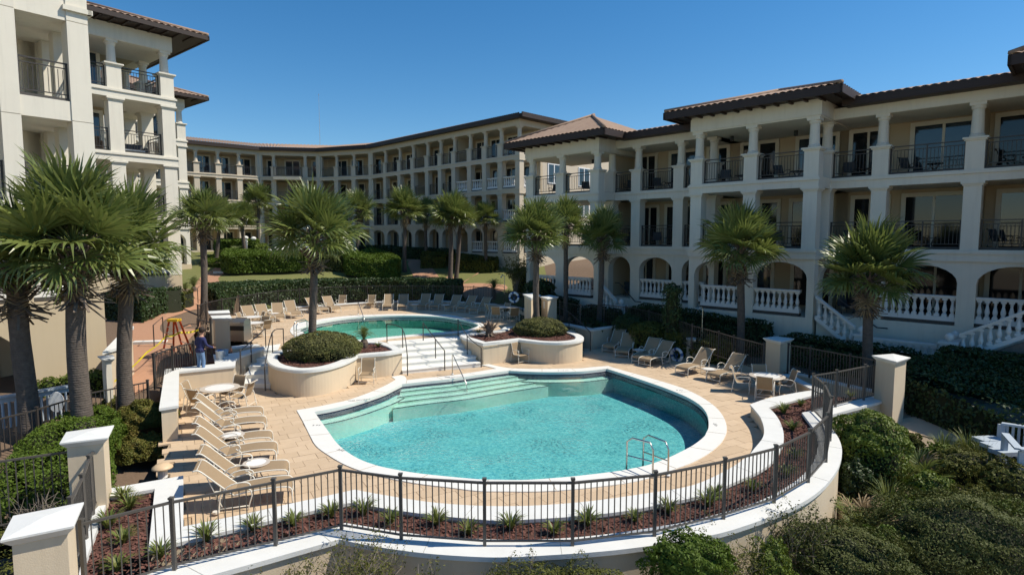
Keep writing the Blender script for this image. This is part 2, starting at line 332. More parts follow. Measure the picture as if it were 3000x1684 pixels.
bench_out = [(435, 1610), (508.7, 1591.6), (636, 1561), (750, 1534), (820, 1517), (940, 1490), (1030, 1470.6), (1120, 1487), (1270, 1508), (1435, 1523), (1490, 1523), (1610, 1517), (1730, 1508), (1850, 1493), (1955, 1472), (2060, 1449), (2154, 1411), (2226, 1378.5), (2263.6, 1350.5), (2291.6, 1308.5), (2296, 1271), (2287, 1238.6), (2273, 1215), (2253, 1193), (2308, 1178), (2375.5, 1159), (2400, 1153)]
cap_in = [(236, 1723), (445, 1675), (535.5, 1652), (750, 1600), (850, 1571), (994, 1535), (1012, 1530.6), (1150, 1553), (1300, 1572.6), (1450, 1578.6), (1550, 1580), (1670, 1574), (1790, 1562), (1910, 1544), (2030, 1523), (2170, 1486), (2250, 1455), (2319.6, 1415.7), (2364, 1378), (2387, 1343.5), (2396.5, 1301.5), (2392, 1266.6), (2375.5, 1243), (2349, 1208), (2376, 1202)]
cap_out = [(236, 1787), (700, 1661), (850, 1619), (994, 1578.6), (1090, 1598), (1240, 1619), (1390, 1629.7), (1490, 1631), (1610, 1625), (1760, 1614.6), (1880, 1601), (2000, 1583), (2150, 1550), (2319.6, 1486.4), (2401, 1436.7), (2448, 1383), (2464, 1343.5), (2466.4, 1313), (2457, 1283), (2436, 1250), (2425, 1222), (2437, 1214)]
BI = smooth(GP(bench_in, ZB), False, 4, 24); BO = smooth(GP(bench_out, ZB), False, 4, 24)
CI = smooth(GP(cap_in, ZB), False, 4, 24); CO = smooth(GP(cap_out, ZB), False, 4, 24)
S0l, S0r, S1l, S1r = G(1180, 1096), G(1408, 1073), G(1138, 1004, ZU), G(1347, 988, ZU)      # main stairs
T0l, T0r, T1l, T1r = G(703, 1135), G(792, 1137), G(764, 1021, ZU), G(818, 1014, ZU)          # side stairs
wall_tops = GP([(1611, 944), (1660, 951), (1727, 964.6), (1739, 965.5), (1807, 955), (1880, 968), (1960, 981), (2040, 994)], ZW)
lower = ([G(524, 1170), T0l, T0r] + [p for p in GP([(800, 1071), (858, 1083.5), (936, 1079.6), (1013, 1060), (1048, 1041), (1182, 1026)], ZW)] + [S0l, S0r]
    + GP([(1414.5, 1006), (1519, 994.7), (1591, 1002.5), (1678, 1000), (1710, 989), (1690, 975)], ZW) + [wall_tops[2], wall_tops[3], wall_tops[4], wall_tops[7]]
    + [G(2100, 1040, .1), G(2240, 1075, .1), G(2293, 1090, .2), G(2390, 1138, ZB)] + list(reversed(GP(bench_in[:-1], ZB))) + [G(537, 1392, ZB), G(500, 1399, .2), G(480, 1330), G(512, 1262)])
upper = ([S1r, S1l] + GP([(1122, 1001), (960, 1004), (822, 1024)], ZW) + [T1r, T1l] + GP([(735, 1000), (640, 996), (610, 960), (640, 930), (705, 921), (754, 913), (792, 907.5), (866, 899), (986, 891), (1073, 886), (1160, 883), (1257, 882), (1311, 883), (1451, 891), (1521, 902), (1545, 915), (1600, 945), (1640, 948), (1680, 960)], ZU)
    + GP([(1690, 975), (1600, 957), (1494, 956), (1461, 965.6), (1358, 976)], ZW))
site = [G(466, 1196, ZW), G(483, 1081, ZW), G(560, 1040, ZU), G(600, 955, ZU), G(640, 926, ZU), G(705, 917, ZU), G(866, 895, ZU), G(1073, 882, ZU), G(1257, 878, ZU), G(1451, 887, ZU), G(1560, 905, ZU), G(1660, 935, ZU), wall_tops[2], wall_tops[4], wall_tops[7], G(2240, 1070, .1), G(2293, 1090, .2), G(2380, 1150, ZB)] \
    + list(reversed(GP(cap_out[1:-1], ZB))) + [G(245, 1640, ZB), G(330, 1440, ZB), G(505, 1398, .2), G(512, 1262)]

# ------------------------------------------------------------------ ground
def T(x, y):
    x = np.asarray(x, float); y = np.asarray(y, float)
    left = np.interp(y, [8, 12, 17, 20, 22.8, 30, 40, 50, 60, 72, 90], [-.9, .1, .2, .3, .5, 1.6, 2.2, 2.9, 3.7, 4.4, 4.45])
    mid = np.interp(y, [9, 12, 14, 20, 40, 44, 47, 52, 60, 72], [-1.4, -1.4, -1.4, -.6, .9, 1.1, 1.3, 2.0, 3.65, 4.4])
    right = np.interp(y, [6, 12, 17, 20, 22, 26, 31, 36, 42, 48, 56, 64], [-1.5, -1.35, -.9, -.35, -.3, -.2, .0, .35, .7, 1.4, 3.2, 3.9])
    a = np.clip((x + 15) / 5, 0, 1); b = np.clip((x - 2) / 6, 0, 1)
    z = left * (1 - a) + mid * a; z = z * (1 - b) + right * b
    P = np.stack([x.ravel(), y.ravel()], 1); ins = inside(P, site).reshape(x.shape); d = edist(P, site).reshape(x.shape)
    far = y > 30
    z = np.where(far & ~ins, np.minimum(z, .95 + .42 * d), z)
    z = z + .05 * np.sin(x * .9 + 1.3) * np.sin(y * .7) * np.clip(d, 0, 1)
    return np.where(ins & (d > .05), -2.6, z)
def Tz(x, y): return float(T(np.array([x]), np.array([y]))[0])
def GT(px, py):                           # sight line meets the sloping ground
    z = 1.0
    for _ in range(40):
        x, y = G(px, py, min(z, 5.4)); z = .5 * z + .5 * Tz(x, y)
    return (x, y, z)
ax = np.concatenate([np.arange(-400, -60, 20.), np.arange(-60, -26, 1.), np.arange(-26, 26, .4), np.arange(26, 60, 1.), np.arange(60, 401, 20.)])
ay = np.concatenate([np.arange(-60, 4, 4.), np.arange(4, 50, .4), np.arange(50, 100, 1.), np.arange(100, 200, 10.), np.arange(200, 1500, 100.)])
X, Y = np.meshgrid(ax, ay); Z = T(X, Y); nx, ny = len(ax), len(ay)
idx = np.arange(nx * ny).reshape(ny, nx)
Q = np.stack([idx[:-1, :-1], idx[:-1, 1:], idx[1:, 1:], idx[1:, :-1]], -1).reshape(-1, 4)
cx_, cy_ = X[:-1, :-1].ravel() + .2, Y[:-1, :-1].ravel() + .2
gm = np.where(cy_ < 22, np.where(cx_ > -5, 2, 1), np.where((cy_ < 31) | (cx_ > 3), 1, 0))
gm = np.where((cx_ < -8) & (cy_ < 9), 2, gm); gm = np.where((cx_ < -3.2 - .2 * (cy_ - 30)) & (cx_ > -30) & (cy_ > 31) & (cy_ < 42), 1, gm)
ground = struct(ob('ground', npmesh('ground', np.stack([X.ravel(), Y.ravel(), Z.ravel()], 1), Q, [M['grass'], M['pine'], M['sand']], gm)))
for p in ground.data.polygons: pass
ground.data.polygons.foreach_set('use_smooth', [True] * len(ground.data.polygons))
def drape(name, poly, lift, m, step=.5):   # a sheet laid on the sloping ground
    P = smooth(poly, True, 5, 60); xs = [p[0] for p in P]; ys = [p[1] for p in P]
    from mathutils.geometry import delaunay_2d_cdt
    gx, gy = np.meshgrid(np.arange(min(xs), max(xs), step), np.arange(min(ys), max(ys), step)); g = np.stack([gx.ravel(), gy.ravel()], 1)
    g = g[inside(g, P) & (edist(g, P) > .12)]
    vin = [Vector((p[0], p[1])) for p in P] + [Vector(q) for q in g]
    vo, _, fo, *_r = delaunay_2d_cdt(vin, [], [list(range(len(P)))], 1, 1e-5)
    va = np.array([(v.x, v.y) for v in vo]); z = T(va[:, 0], va[:, 1]) + lift
    mb = MB(); mb.add([(a[0], a[1], zz) for a, zz in zip(va, z)], [tuple(f) for f in fo])
    return struct(ob(name, mb.mesh(name, m)))

# ------------------------------------------------------------------ decks and pavers
def slab(name, poly, hole, z, m):
    o = ccw(poly); T_ = tessellate_polygon([[Vector((q[0], q[1], 0)) for q in o], [Vector((q[0], q[1], 0)) for q in hole]])
    al = o + list(hole); mb = MB(); fs = []
    for t in T_:
        a, b, c = (al[k] for k in t)
        if (b[0] - a[0]) * (c[1] - a[1]) - (b[1] - a[1]) * (c[0] - a[0]) < 0: t = (t[0], t[2], t[1])
        fs.append(tuple(t))
    mb.add([(q[0], q[1], z) for q in al], fs); return struct(ob(name, mb.mesh(name, m)))
lower_slab = slab('lower_deck', lower, p1_in, -.03, M['joint'])
upper_slab = slab('upper_deck', upper, p2_in, ZU - .03, M['joint'])
E1 = (math.cos(R_(30)), math.sin(R_(30))); E2 = (-E1[1], E1[0])
def pavers(poly, hole, lx, ly):
    P = np.array([p[:2] for p in poly]); u = P @ np.array(E1); v = P @ np.array(E2); out = []
    cand = []
    for j in range(int(v.min() / ly) - 1, int(v.max() / ly) + 2):
        for i in range(int(u.min() / lx) - 2, int(u.max() / lx) + 2):
            cand.append(((i + .5 * (j % 2) + (.17 if j % 3 == 0 else 0)) * lx, j * ly, lx, ly))
    def test(L):
        c = np.array([(a * E1[0] + b * E2[0], a * E1[1] + b * E2[1]) for a, b, _, _ in L]); ok = inside(c, poly)
        bad = np.zeros(len(L), bool)
        for su in (-.5, 0, .5):
            for sv in (-.5, .5):
                q = np.array([((a + su * w) * E1[0] + (b + sv * h) * E2[0], (a + su * w) * E1[1] + (b + sv * h) * E2[1]) for a, b, w, h in L]); bad |= inside(q, hole)
        return ok, bad, c
    for depth in range(3):
        if not cand: break
        ok, bad, c = test(cand); nxt = []
        for k, (a, b, w_, h_) in enumerate(cand):
            if bad[k]:
                for su in (-.25, .25):
                    for sv in (-.25, .25): nxt.append((a + su * w_, b + sv * h_, w_ / 2, h_ / 2))
            elif ok[k]: out.append((c[k][0], c[k][1], w_, h_))
        cand = nxt
    return out
pm = MB(); pm.box((0, 0, -.022), (1, 1, .044)); pmesh = pm.mesh('paver', M['paver'])
L = pavers(lower, p1_in, .62, .42); L.sort(key=lambda p: math.hypot(p[0], p[1]))
field = MB(); nind = 0
for x, y, a, b in L:
    dz = random.uniform(-.003, .003)
    pxp = 1500 + 1716 * x / y
    if nind < 300 and a > .5 and -50 < pxp < 3050: ob('paver', pmesh, lower_slab, (x, y, dz), R_(30), None, (a - .010, b - .010, 1)); nind += 1
    else: field.box((x, y, dz - .022), (a - .010, b - .010, .044), R_(30))
stuff(ob('paver_field', field.mesh('paver_field', M['paver2']), lower_slab))
field = MB()
for x, y, a, b in pavers(upper, p2_in, .62, .42): field.box((x, y, ZU - .022 + random.uniform(-.003, .003)), (a - .010, b - .010, .044), R_(30))
stuff(ob('paver_field', field.mesh('paver_field', M['paver2']), upper_slab))

# ------------------------------------------------------------------ pools
def pool(name, outer, inner, z, depth, label, wm, plm):
    root = struct(thing(name, label, 'pool', (0, 0, 0))); del root['category']
    mb = MB(); mb.ring(outer, inner, z - .10, z + .025); ob('coping', mb.mesh('coping', M['cop']), root)
    a = [(p[0], p[1], z - .10) for p in inner]; b = [(p[0], p[1], z - .27) for p in inner]; c = [(p[0], p[1], z - depth) for p in inner]
    wl = offset(inner, -.035); mb = MB(); mb.strip([(p[0], p[1], z - .10) for p in wl], [(p[0], p[1], z - .30) for p in wl], 0, True)
    ob('waterline_tile', mb.mesh('waterline_tile', M['water_tile']), root)
    wl2 = offset(inner, -.03); mb = MB(); mb.strip([(p[0], p[1], z - .28) for p in wl2], [(p[0], p[1], z - depth) for p in wl2], 0, True)
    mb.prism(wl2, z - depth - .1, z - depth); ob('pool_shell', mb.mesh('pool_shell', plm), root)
    n = len(inner); mb = MB(); acc = 0.0
    for i in range(n):                     # joints between the coping stones
        p = inner[i]; q = inner[(i + 1) % n]; acc += math.hypot(q[0] - p[0], q[1] - p[1])
        if acc > 1.5:
            acc = 0; k = min(range(len(outer)), key=lambda k: math.hypot(outer[k][0] - q[0], outer[k][1] - q[1])); o = outer[k]
            if math.hypot(o[0] - q[0], o[1] - q[1]) < 1.0:
                a_ = math.atan2(o[1] - q[1], o[0] - q[0]); mb.box(((o[0] + q[0]) / 2, (o[1] + q[1]) / 2, z + .0245), (math.hypot(o[0] - q[0], o[1] - q[1]) - .02, .014, .008), a_)
    ob('coping_joint', mb.mesh('coping_joint', M['joint']), root)
    mb = MB(); mb.add([(p[0], p[1], z - .115) for p in wl], []); T_ = tessellate_polygon([[Vector((q[0], q[1], 0)) for q in wl]])
    fs = []
    for t in T_:
        A, B, C = (wl[k] for k in t)
        if (B[0] - A[0]) * (C[1] - A[1]) - (B[1] - A[1]) * (C[0] - A[0]) < 0: t = (t[0], t[2], t[1])
        fs.append(tuple(t))
    mb.add([(p[0], p[1], z - .115) for p in wl], fs)
    wo = ob('water', mb.mesh('water', wm)); struct(wo); wo['label'] = 'water of ' + name.replace('_', ' '); return root
pool1 = pool('main_pool', p1_out, p1_in, 0, .95, 'large turquoise swimming pool with white coping on the lower deck', M['water1'], M['speckle_plaster'])
pool2 = pool('upper_pool', p2_out, p2_in, ZU, .8, 'smaller green swimming pool on the upper deck', M['water2'], M['speckle_plaster2'])
# entry steps and benches under the water, each with a dark nosing line
def nearest_chain(poly, a, b):
    n = len(poly); i = min(range(n), key=lambda k: math.hypot(poly[k][0] - a[0], poly[k][1] - a[1])); j = min(range(n), key=lambda k: math.hypot(poly[k][0] - b[0], poly[k][1] - b[1]))
    out = []; k = i
    while True:
        out.append(poly[k])
        if k == j: break
        k = (k + (1 if dirn > 0 else -1)) % n
    return out
I1 = ccw(p1_in)
def chain(a, b):
    n = len(I1); i = min(range(n), key=lambda k: math.hypot(I1[k][0] - a[0], I1[k][1] - a[1])); j = min(range(n), key=lambda k: math.hypot(I1[k][0] - b[0], I1[k][1] - b[1]))
    f = [I1[(i + k) % n] for k in range((j - i) % n + 1)]; g = [I1[(i - k) % n] for k in range((i - j) % n + 1)]
    ln = lambda c: sum(math.hypot(c[k + 1][0] - c[k][0], c[k + 1][1] - c[k][1]) for k in range(len(c) - 1))
    return f if ln(f) < ln(g) else g
def inset(ch, d):
    c = (sum(p[0] for p in I1) / len(I1), sum(p[1] for p in I1) / len(I1)); out = []
    for k in range(len(ch)):
        a, b = ch[max(k - 1, 0)], ch[min(k + 1, len(ch) - 1)]; l = math.hypot(b[0] - a[0], b[1] - a[1]) or 1; n = (-(b[1] - a[1]) / l, (b[0] - a[0]) / l)
        if (c[0] - ch[k][0]) * n[0] + (c[1] - ch[k][1]) * n[1] < 0: n = (-n[0], -n[1])
        out.append((ch[k][0] + n[0] * d, ch[k][1] + n[1] * d))
    return out
def ledge(name, ch, d, ztop, ext=0.0):
    q = inset(ch, d)
    if ext:
        q[0] = (q[0][0] + (q[0][0] - q[-1][0]) * ext, q[0][1] + (q[0][1] - q[-1][1]) * ext); q[-1] = (q[-1][0] + (q[-1][0] - q[0][0]) * ext, q[-1][1] + (q[-1][1] - q[0][1]) * ext)
    poly = list(ch) + list(reversed(q)); mb = MB(); mb.prism(poly, -1.4, ztop, 0)
    o = ob(name, mb.mesh(name, M['pstep']), pool1)
    n1 = inset(q, -.05); mb = MB(); mb.prism(q + list(reversed(n1)), ztop - .02, ztop + .004); ob('nosing_tile', mb.mesh('nosing_tile', M['water_tile']), o)
cornA, cornB, cornC, cornD = G(921, 1206), G(1177.5, 1125), G(1491, 1085.4), G(1777.6, 1079.6)
st = chain(cornB, cornC)
for k in range(4): ledge('pool_step', st, .42 * (k + 1), -.19 - .085 * k, .04 + .04 * k)
ledge('pool_bench', chain(cornA, cornB), .5, -.33); ledge('pool_bench', chain(cornC, cornD), .5, -.33)
# small painted depth marks on the coping
def text(s, loc, rz, size, parent, m, name='depth_mark', rx=0.0):
    c = bpy.data.curves.new(name, 'FONT'); c.body = s; c.size = size; c.align_x = 'CENTER'; c.align_y = 'CENTER'; c.extrude = .001; c.materials.append(m)
    return ob(name, c, parent, loc, 0, (rx, 0, rz))
for px, py, s, ad in [(998, 1318, '3 FT', -35), (1053, 1171, 'NO DIVING', 20), (1650, 1085, '3 1/2 FT', 0), (1991, 1143, '5 FT', -25), (927, 1245, '3 FT', 0), (2097, 1243, '4 FT', 80), (1340, 1411, '4 FT', 0), (1330, 1104, 'NO DIVING', 12)]:
    x, y = G(px, py, .03); text(s, (x, y, .0285), R_(ad), .15, pool1, M['ink'])

# ------------------------------------------------------------------ raised planters and walls
def planter(name, label, poly, ztop, zbot, wt=.36, m='cream'):
    root = thing(name, label, 'planter'); body = offset(poly, -.06); inn = offset(poly, -wt - .06)
    mb = MB(); mb.prism(body, zbot, ztop - .1); ob('wall', mb.mesh('planter_wall', M[m], False), root)
    mb = MB(); mb.ring(poly, inn, ztop - .12, ztop - .02); mb.ring(offset(poly, -.03), offset(inn, .02), ztop - .02, ztop); ob('rim', mb.mesh('planter_rim', M['cap']), root)
    mb = MB(); mb.prism(inn, ztop - .2, ztop - .085); ob('mulch', mb.mesh('planter_mulch', M['mulch']), root); return root, inn
plL, plL_in = planter('curved_planter', 'large curved cream planter left of the central pool stairs with the big palm', pl_left, ZW, -.05)
plR, plR_in = planter('curved_planter', 'large curved cream planter right of the central pool stairs with rounded end', pl_right, ZW, -.05)
def capwall(name, label, poly, ztop, zbot, m='cream', over=.05, ct=.1, cat='wall'):
    root = thing(name, label, cat); mb = MB(); mb.prism(offset(poly, -over), zbot, ztop - ct); ob('wall', mb.mesh('wall_body', M[m]), root)
    mb = MB(); mb.prism(offset(poly, -.02), ztop - ct, ztop - ct * .75, bot=True); mb.prism(poly, ztop - ct * .75, ztop, bot=True); ob('cap', mb.mesh('wall_cap', M['cap']), root); return root
capwall('terrace_wall', 'thick cream wall with wide white cap behind the left dining table', GP([(483.5, 1081), (630, 1065.5), (624.5, 1038), (659, 1037), (694, 1032), (735, 1022), (771, 1014), (776, 1020), (740, 1031), (705, 1043), (691, 1052), (689, 1071), (524.5, 1088), (523, 1187), (466, 1196)], ZW), ZW, -.3)
capwall('planter_kerb', 'low white kerb beside the grill pillar', GP([(678, 1014), (720, 1009), (754, 1008), (762, 1011), (720, 1015), (680, 1020)], ZW), ZW, .5, ct=.08, over=.02)
wo = offset(wall_tops, 0)
def band(line, t):
    L_ = []; 
    for k in range(len(line)):
        a, b = line[max(k - 1, 0)], line[min(k + 1, len(line) - 1)]; l = math.hypot(b[0] - a[0], b[1] - a[1]); L_.append((line[k][0] - (b[1] - a[1]) / l * t, line[k][1] + (b[0] - a[0]) / l * t))
    return list(line) + list(reversed(L_))
capwall('terrace_wall', 'long cream wall with white cap behind the shaded loungers at right', band(wall_tops, .42), ZW, -.2)
bl = GP([(705, 922), (754, 914), (792.6, 908), (866, 899.5), (986, 892), (1073, 886), (1160.6, 883), (1257.6, 882), (1311, 883), (1451, 891.4), (1521, 903), (1545, 910)], ZU + .42)
capwall('bench_wall', 'low curved white bench wall behind the upper pool loungers', band(smooth(bl, False, 3), .4), ZU + .42, ZU - .2, ct=.08)
bw = thing('bench_wall', 'low white bench wall curving round the front of the lower deck', 'wall')
poly = [G(453.5, 1431, ZB)] + [G(435, 1610, ZB)] + BO[1:] + list(reversed(BI)) + [G(537, 1392, ZB), G(326, 1429, ZB), G(318, 1455, ZB)]
mb = MB(); mb.prism(offset(poly, -.03), -.9, ZB - .07); ob('wall', mb.mesh('bench_body', M['cream']), bw)
mb = MB(); mb.prism(poly, ZB - .07, ZB, bot=True); ob('cap', mb.mesh('bench_cap', M['cap']), bw)
ow = thing('retaining_wall', 'outer retaining wall with wide white cap carrying the front fence', 'wall')
poly2 = CI + [G(2560, 1158, ZB), G(2600, 1171, ZB), G(2500, 1196.6, ZB)] + list(reversed(CO)) 
mb = MB(); mb.prism(offset(poly2, -.06), -2.6, ZB - .09); ob('wall', mb.mesh('outer_body', M['cream']), ow)
mb = MB(); mb.prism(poly2, ZB - .09, ZB, bot=True); ob('cap', mb.mesh('outer_cap', M['cap']), ow)
lw = thing('retaining_wall', 'short white capped wall between the two near left pillars', 'wall')
polyL = GP([(306, 1461), (318, 1455), (268, 1592), (251, 1642), (236, 1723), (225, 1723), (244, 1600), (262, 1510)], ZB)
mb = MB(); mb.prism(polyL, -1.5, ZB, bot=True); ob('wall', mb.mesh('left_body', M['cap']), lw)
rb = capwall('bench_wall', 'low white bench wall under the fence at the right corner of the deck', band(GP([(2290, 1095), (2336, 1119), (2400, 1149)], ZB), .35), ZB, -.3, ct=.07)
rw = capwall('retaining_wall', 'low white wall below the fence between the two right pillars', band(GP([(2300, 1086), (2371, 1103), (2487, 1130), (2569, 1147)], ZB), .4), ZB, -.8, ct=.08)
def cap_joints(A, B, root, z, every=2.2):
    mb = MB(); acc = .6
    for i in range(len(A) - 1):
        acc += math.hypot(A[i + 1][0] - A[i][0], A[i + 1][1] - A[i][1])
        if acc > every:
            acc = 0; p = A[i]; q = min(B, key=lambda r: math.hypot(r[0] - p[0], r[1] - p[1])); l = math.hypot(q[0] - p[0], q[1] - p[1])
            if l < 1.4: mb.box(((p[0] + q[0]) / 2, (p[1] + q[1]) / 2, z), (l - .01, .013, .007), math.atan2(q[1] - p[1], q[0] - p[0]))
    ob('cap_joint', mb.mesh('cap_joint', M['joint2']), root)
cap_joints(BI, BO, bw, ZB); cap_joints(CI, CO, ow, ZB)
# mulch beds
bed = thing('mulch_bed', 'red brown bark mulch bed between the bench wall and the front fence', 'flower bed'); struct(bed); del bed['category']
bpoly = list(BO) + [G(2560, 1160, ZB), G(2384, 1196, ZB)] + list(reversed(CI)) + GP([(251, 1638), (306, 1462), (318, 1456), (453.5, 1431)], ZB)
mb = MB(); mb.prism(offset(bpoly, .1), -.5, ZB - .12); ob('soil', mb.mesh('bed_soil', M['mulch']), bed)
def chips(name, poly, z, n, parent, s=.05):
    P = np.array([p[:2] for p in poly]); lo, hi = P.min(0), P.max(0); pts = rng.uniform(lo, hi, (n * 4, 2)); pts = pts[inside(pts, poly)][:n]; k = len(pts)
    a = rng.uniform(0, 6.28, k); t = rng.normal(0, .35, (k, 2)); L_ = rng.uniform(.5, 1.3, k) * s; W_ = L_ * rng.uniform(.3, .6, k)
    u = np.stack([np.cos(a), np.sin(a), t[:, 0]], 1); v = np.stack([-np.sin(a), np.cos(a), t[:, 1]], 1); c = np.concatenate([pts, np.full((k, 1), z) + rng.uniform(.005, .03, (k, 1))], 1)
    V = np.stack([c + u * L_[:, None] + v * W_[:, None], c - u * L_[:, None] + v * W_[:, None], c - u * L_[:, None] - v * W_[:, None], c + u * L_[:, None] - v * W_[:, None]], 1).reshape(-1, 3)
    return stuff(ob(name, npmesh(name, V, np.arange(k * 4).reshape(-1, 4), M['chip']), parent))
chips('bark_chips', bpoly, ZB - .12, 22000, bed, .036); chips('bark_chips', plL_in, ZW - .085, 2500, plL, .04); chips('bark_chips', plR_in, ZW - .085, 2500, plR, .04)
gb = struct(ob('planting_bed', None)); gb['label'] = 'dark mulch bed behind the stub wall beside the grill'
mb = MB(); mb.prism([G(483.5, 1079, .7), G(632, 1064, .7), G(626, 1040, .7), G(690, 1034, .7), G(760, 1014, .7), G(680, 1016, .8), G(610, 1005, .8), G(540, 1030, .75)], .2, .76); ob('soil', mb.mesh('gb_soil', M['mulch']), gb)

# ------------------------------------------------------------------ stairs
def stairs(name, label, b0, b1, t0, t1, z0, z1, n, m):
    root = thing(name, label, 'stairs')
    for k in range(n):
        f0, f1 = k / n, 1.02; zt = z0 + (z1 - z0) * (k + 1) / n
        poly = [lerp(b0, t0, f0), lerp(b1, t1, f0), lerp(b1, t1, (k + 1) / n + (.02 if k < n - 1 else .12)), lerp(b0, t0, (k + 1) / n + (.02 if k < n - 1 else .12))]
        mb = MB(); mb.prism(poly, z0 - .2, zt - .04); mb.prism(offset(poly, .02), zt - .04, zt, bot=True); ob('step', mb.mesh('step', M[m]), root)
    return root
stairs('pool_stairs', 'wide white stairs between the two planters joining both pool decks', S0l, S0r, S1l, S1r, 0, ZU + .012, 5, 'step')
stairs('side_stairs', 'narrow white stairs left of the big palm planter', T0l, T0r, T1l, T1r, 0, ZU + .012, 5, 'step')
def handrail(name, label, feet, tops, ends=(None, None), m='iron', r=.022):
    root = thing(name, label, 'handrail', (feet[0][0], feet[0][1], feet[0][2])); o = Vector(feet[0])
    for f, t in zip(feet, tops): mb = MB(); mb.tube([Vector(f) - o, Vector(t) - o], r * 1.15, 8); ob('post', mb.mesh('rail_post', M[m]), root)
    P = [Vector(t) - o for t in tops]
    if ends[0]: P = [Vector(ends[0]) - o] + P
    if ends[1]: P = P + [Vector(ends[1]) - o]
    P = smooth([tuple(p) for p in P], False, 4, 179); mb = MB(); mb.tube(P, r, 8); ob('rail', mb.mesh('rail_bar', M[m], True), root); return root
def vrail(name, label, posts, hi=.92, **k):    # posts: (px,py,z) feet
    F_ = [G3(*p) for p in posts]; return handrail(name, label, F_, [(f[0], f[1], f[2] + hi) for f in F_], **k)
dz = ZU / 5
vrail('stair_handrail', 'dark bronze handrail along the left side of the white pool stairs', [(1194, 1100, 0), (1180, 1018, .7), (1134, 1001.5, ZU)])
vrail('stair_handrail', 'dark bronze handrail down the middle of the white pool stairs', [(1303, 1085, 0), (1276, 1049, .34), (1240, 998, ZU)])
vrail('stair_handrail', 'dark bronze handrail along the right side of the white pool stairs', [(1410, 1075, 0), (1369, 1038, .34), (1342, 986, ZU)])
vrail('stair_handrail', 'dark curved handrail on the left of the narrow side stairs', [(706, 1094, .55), (737, 1062, .6), (779, 1019, ZU)])
vrail('stair_handrail', 'dark curved handrail on the right of the narrow side stairs', [(777.5, 1144, 0), (799, 1034, ZU), (831.5, 1019.5, ZU)])
vrail('ramp_handrail', 'dark sloping handrail beside the right planter ramp', [(1729.5, 1027.5, 0), (1667, 967, .9), (1612, 940, 1.1)], hi=1.0)
vrail('ramp_handrail', 'second dark handrail behind the shrub of the right planter', [(1634, 957, .85), (1548, 918, .95)], hi=.75)
g1, g2 = G3(1326, 1096, .02), (0, 0, 0)
def poolrail(name, label, foot, dive, h=.9):
    f = G3(*foot); d = G3(*dive); root = thing(name, label, 'pool rail', f); o = Vector(f)
    p = [(0, 0, 0), (0, 0, h * .92), tuple(Vector((0, 0, h)) + (Vector(d) - o) * .04)] + [tuple(Vector((0, 0, h)) * (1 - t) + (Vector(d) - o) * t + Vector((0, 0, .1)) * (1 - t) * t) for t in (.3, .7, .92)] + [tuple(Vector(d) - o - Vector((0, 0, .35)))]
    mb = MB(); mb.tube(p, .022, 8); ob('tube', mb.mesh('pool_rail', M['steel'], True), root)
    mb = MB(); mb.lathe([(.06, 0), (.06, .02), (.03, .035)], 12); ob('base_flange', mb.mesh('flange', M['metalw']), root); return root
poolrail('pool_rail', 'single steel rail leading into the lower pool from the stairs side', (1325.5, 1096, .02), (1370, 1133, -.15))
poolrail('pool_rail', 'single steel rail leading into the far side of the upper pool', (1049.5, 920.5, ZU), (1068, 938, ZU - .15), .85)
def ladder(label, f1, f2, e1, e2, zz, h):
    A, B, C, D = (Vector(G3(*q)) for q in (f1, f2, e1, e2)); root = thing('pool_ladder', label, 'pool ladder', A)
    for a, b in ((A, C), (B, D)):
        o = a - A; d = b - a; d.z = 0
        mb = MB(); mb.tube([o, o + Vector((0, 0, h * .8)), o + Vector((0, 0, h)) + d * .12, o + Vector((0, 0, h)) + d * .8, o + Vector((0, 0, h * .85)) + d, o + d * 1.02 + Vector((0, 0, -.5))], .024, 8); ob('side_rail', mb.mesh('side_rail', M['steel'], True), root)
        mb = MB(); mb.lathe([(.06, 0), (.06, .025), (.03, .04)], 12, o); ob('base_flange', mb.mesh('flange', M['metalw']), root)
        mb = MB(); mb.tube([o + Vector((0, 0, h * .45)), o + d + Vector((0, 0, h * .42))], .017, 6); ob('cross_bar', mb.mesh('cross_bar', M['steel']), root)
    return root
ladder('pair of chrome ladder rails at the near right edge of the lower pool', (1912, 1395, .03), (1957, 1393, .03), (1836, 1372, .03), (1884, 1361, .03), 0, .85)
ladder('pair of chrome ladder rails at the left end of the upper pool', (862, 991, ZU), (869, 995, ZU), (900, 979, ZU), (907, 984, ZU), 0, .85)
# ------------------------------------------------------------------ buildings
class Frame:
    def __init__(s, root, O, ang): s.root, s.O, s.ang = root, O, ang; s.ux = (math.cos(ang), math.sin(ang)); s.uy = (-s.ux[1], s.ux[0])
    def put(s, name, me, p=(0, 0, 0), parent=None):
        if parent: return ob(name, me, parent, p)
        r = s.root.location
        return ob(name, me, s.root, (s.O[0] + s.ux[0] * p[0] + s.uy[0] * p[1] - r.x, s.O[1] + s.ux[1] * p[0] + s.uy[1] * p[1] - r.y, p[2] - r.z), s.ang)
    def s_of(s, px, py, d=0.0):
        ox, oy = s.O[0] + s.uy[0] * d, s.O[1] + s.uy[1] * d; r = ray(px, py); t = (ox * s.uy[0] + oy * s.uy[1]) / (r[0] * s.uy[0] + r[1] * s.uy[1])
        return (r[0] * t - ox) * s.ux[0] + (r[1] * t - oy) * s.ux[1]
    def world(s, a, d, z=0): return (s.O[0] + s.ux[0] * a + s.uy[0] * d, s.O[1] + s.ux[1] * a + s.uy[1] * d, z)
CACHE = {}
def cached(k, fn):
    if k not in CACHE: CACHE[k] = fn()
    return CACHE[k]
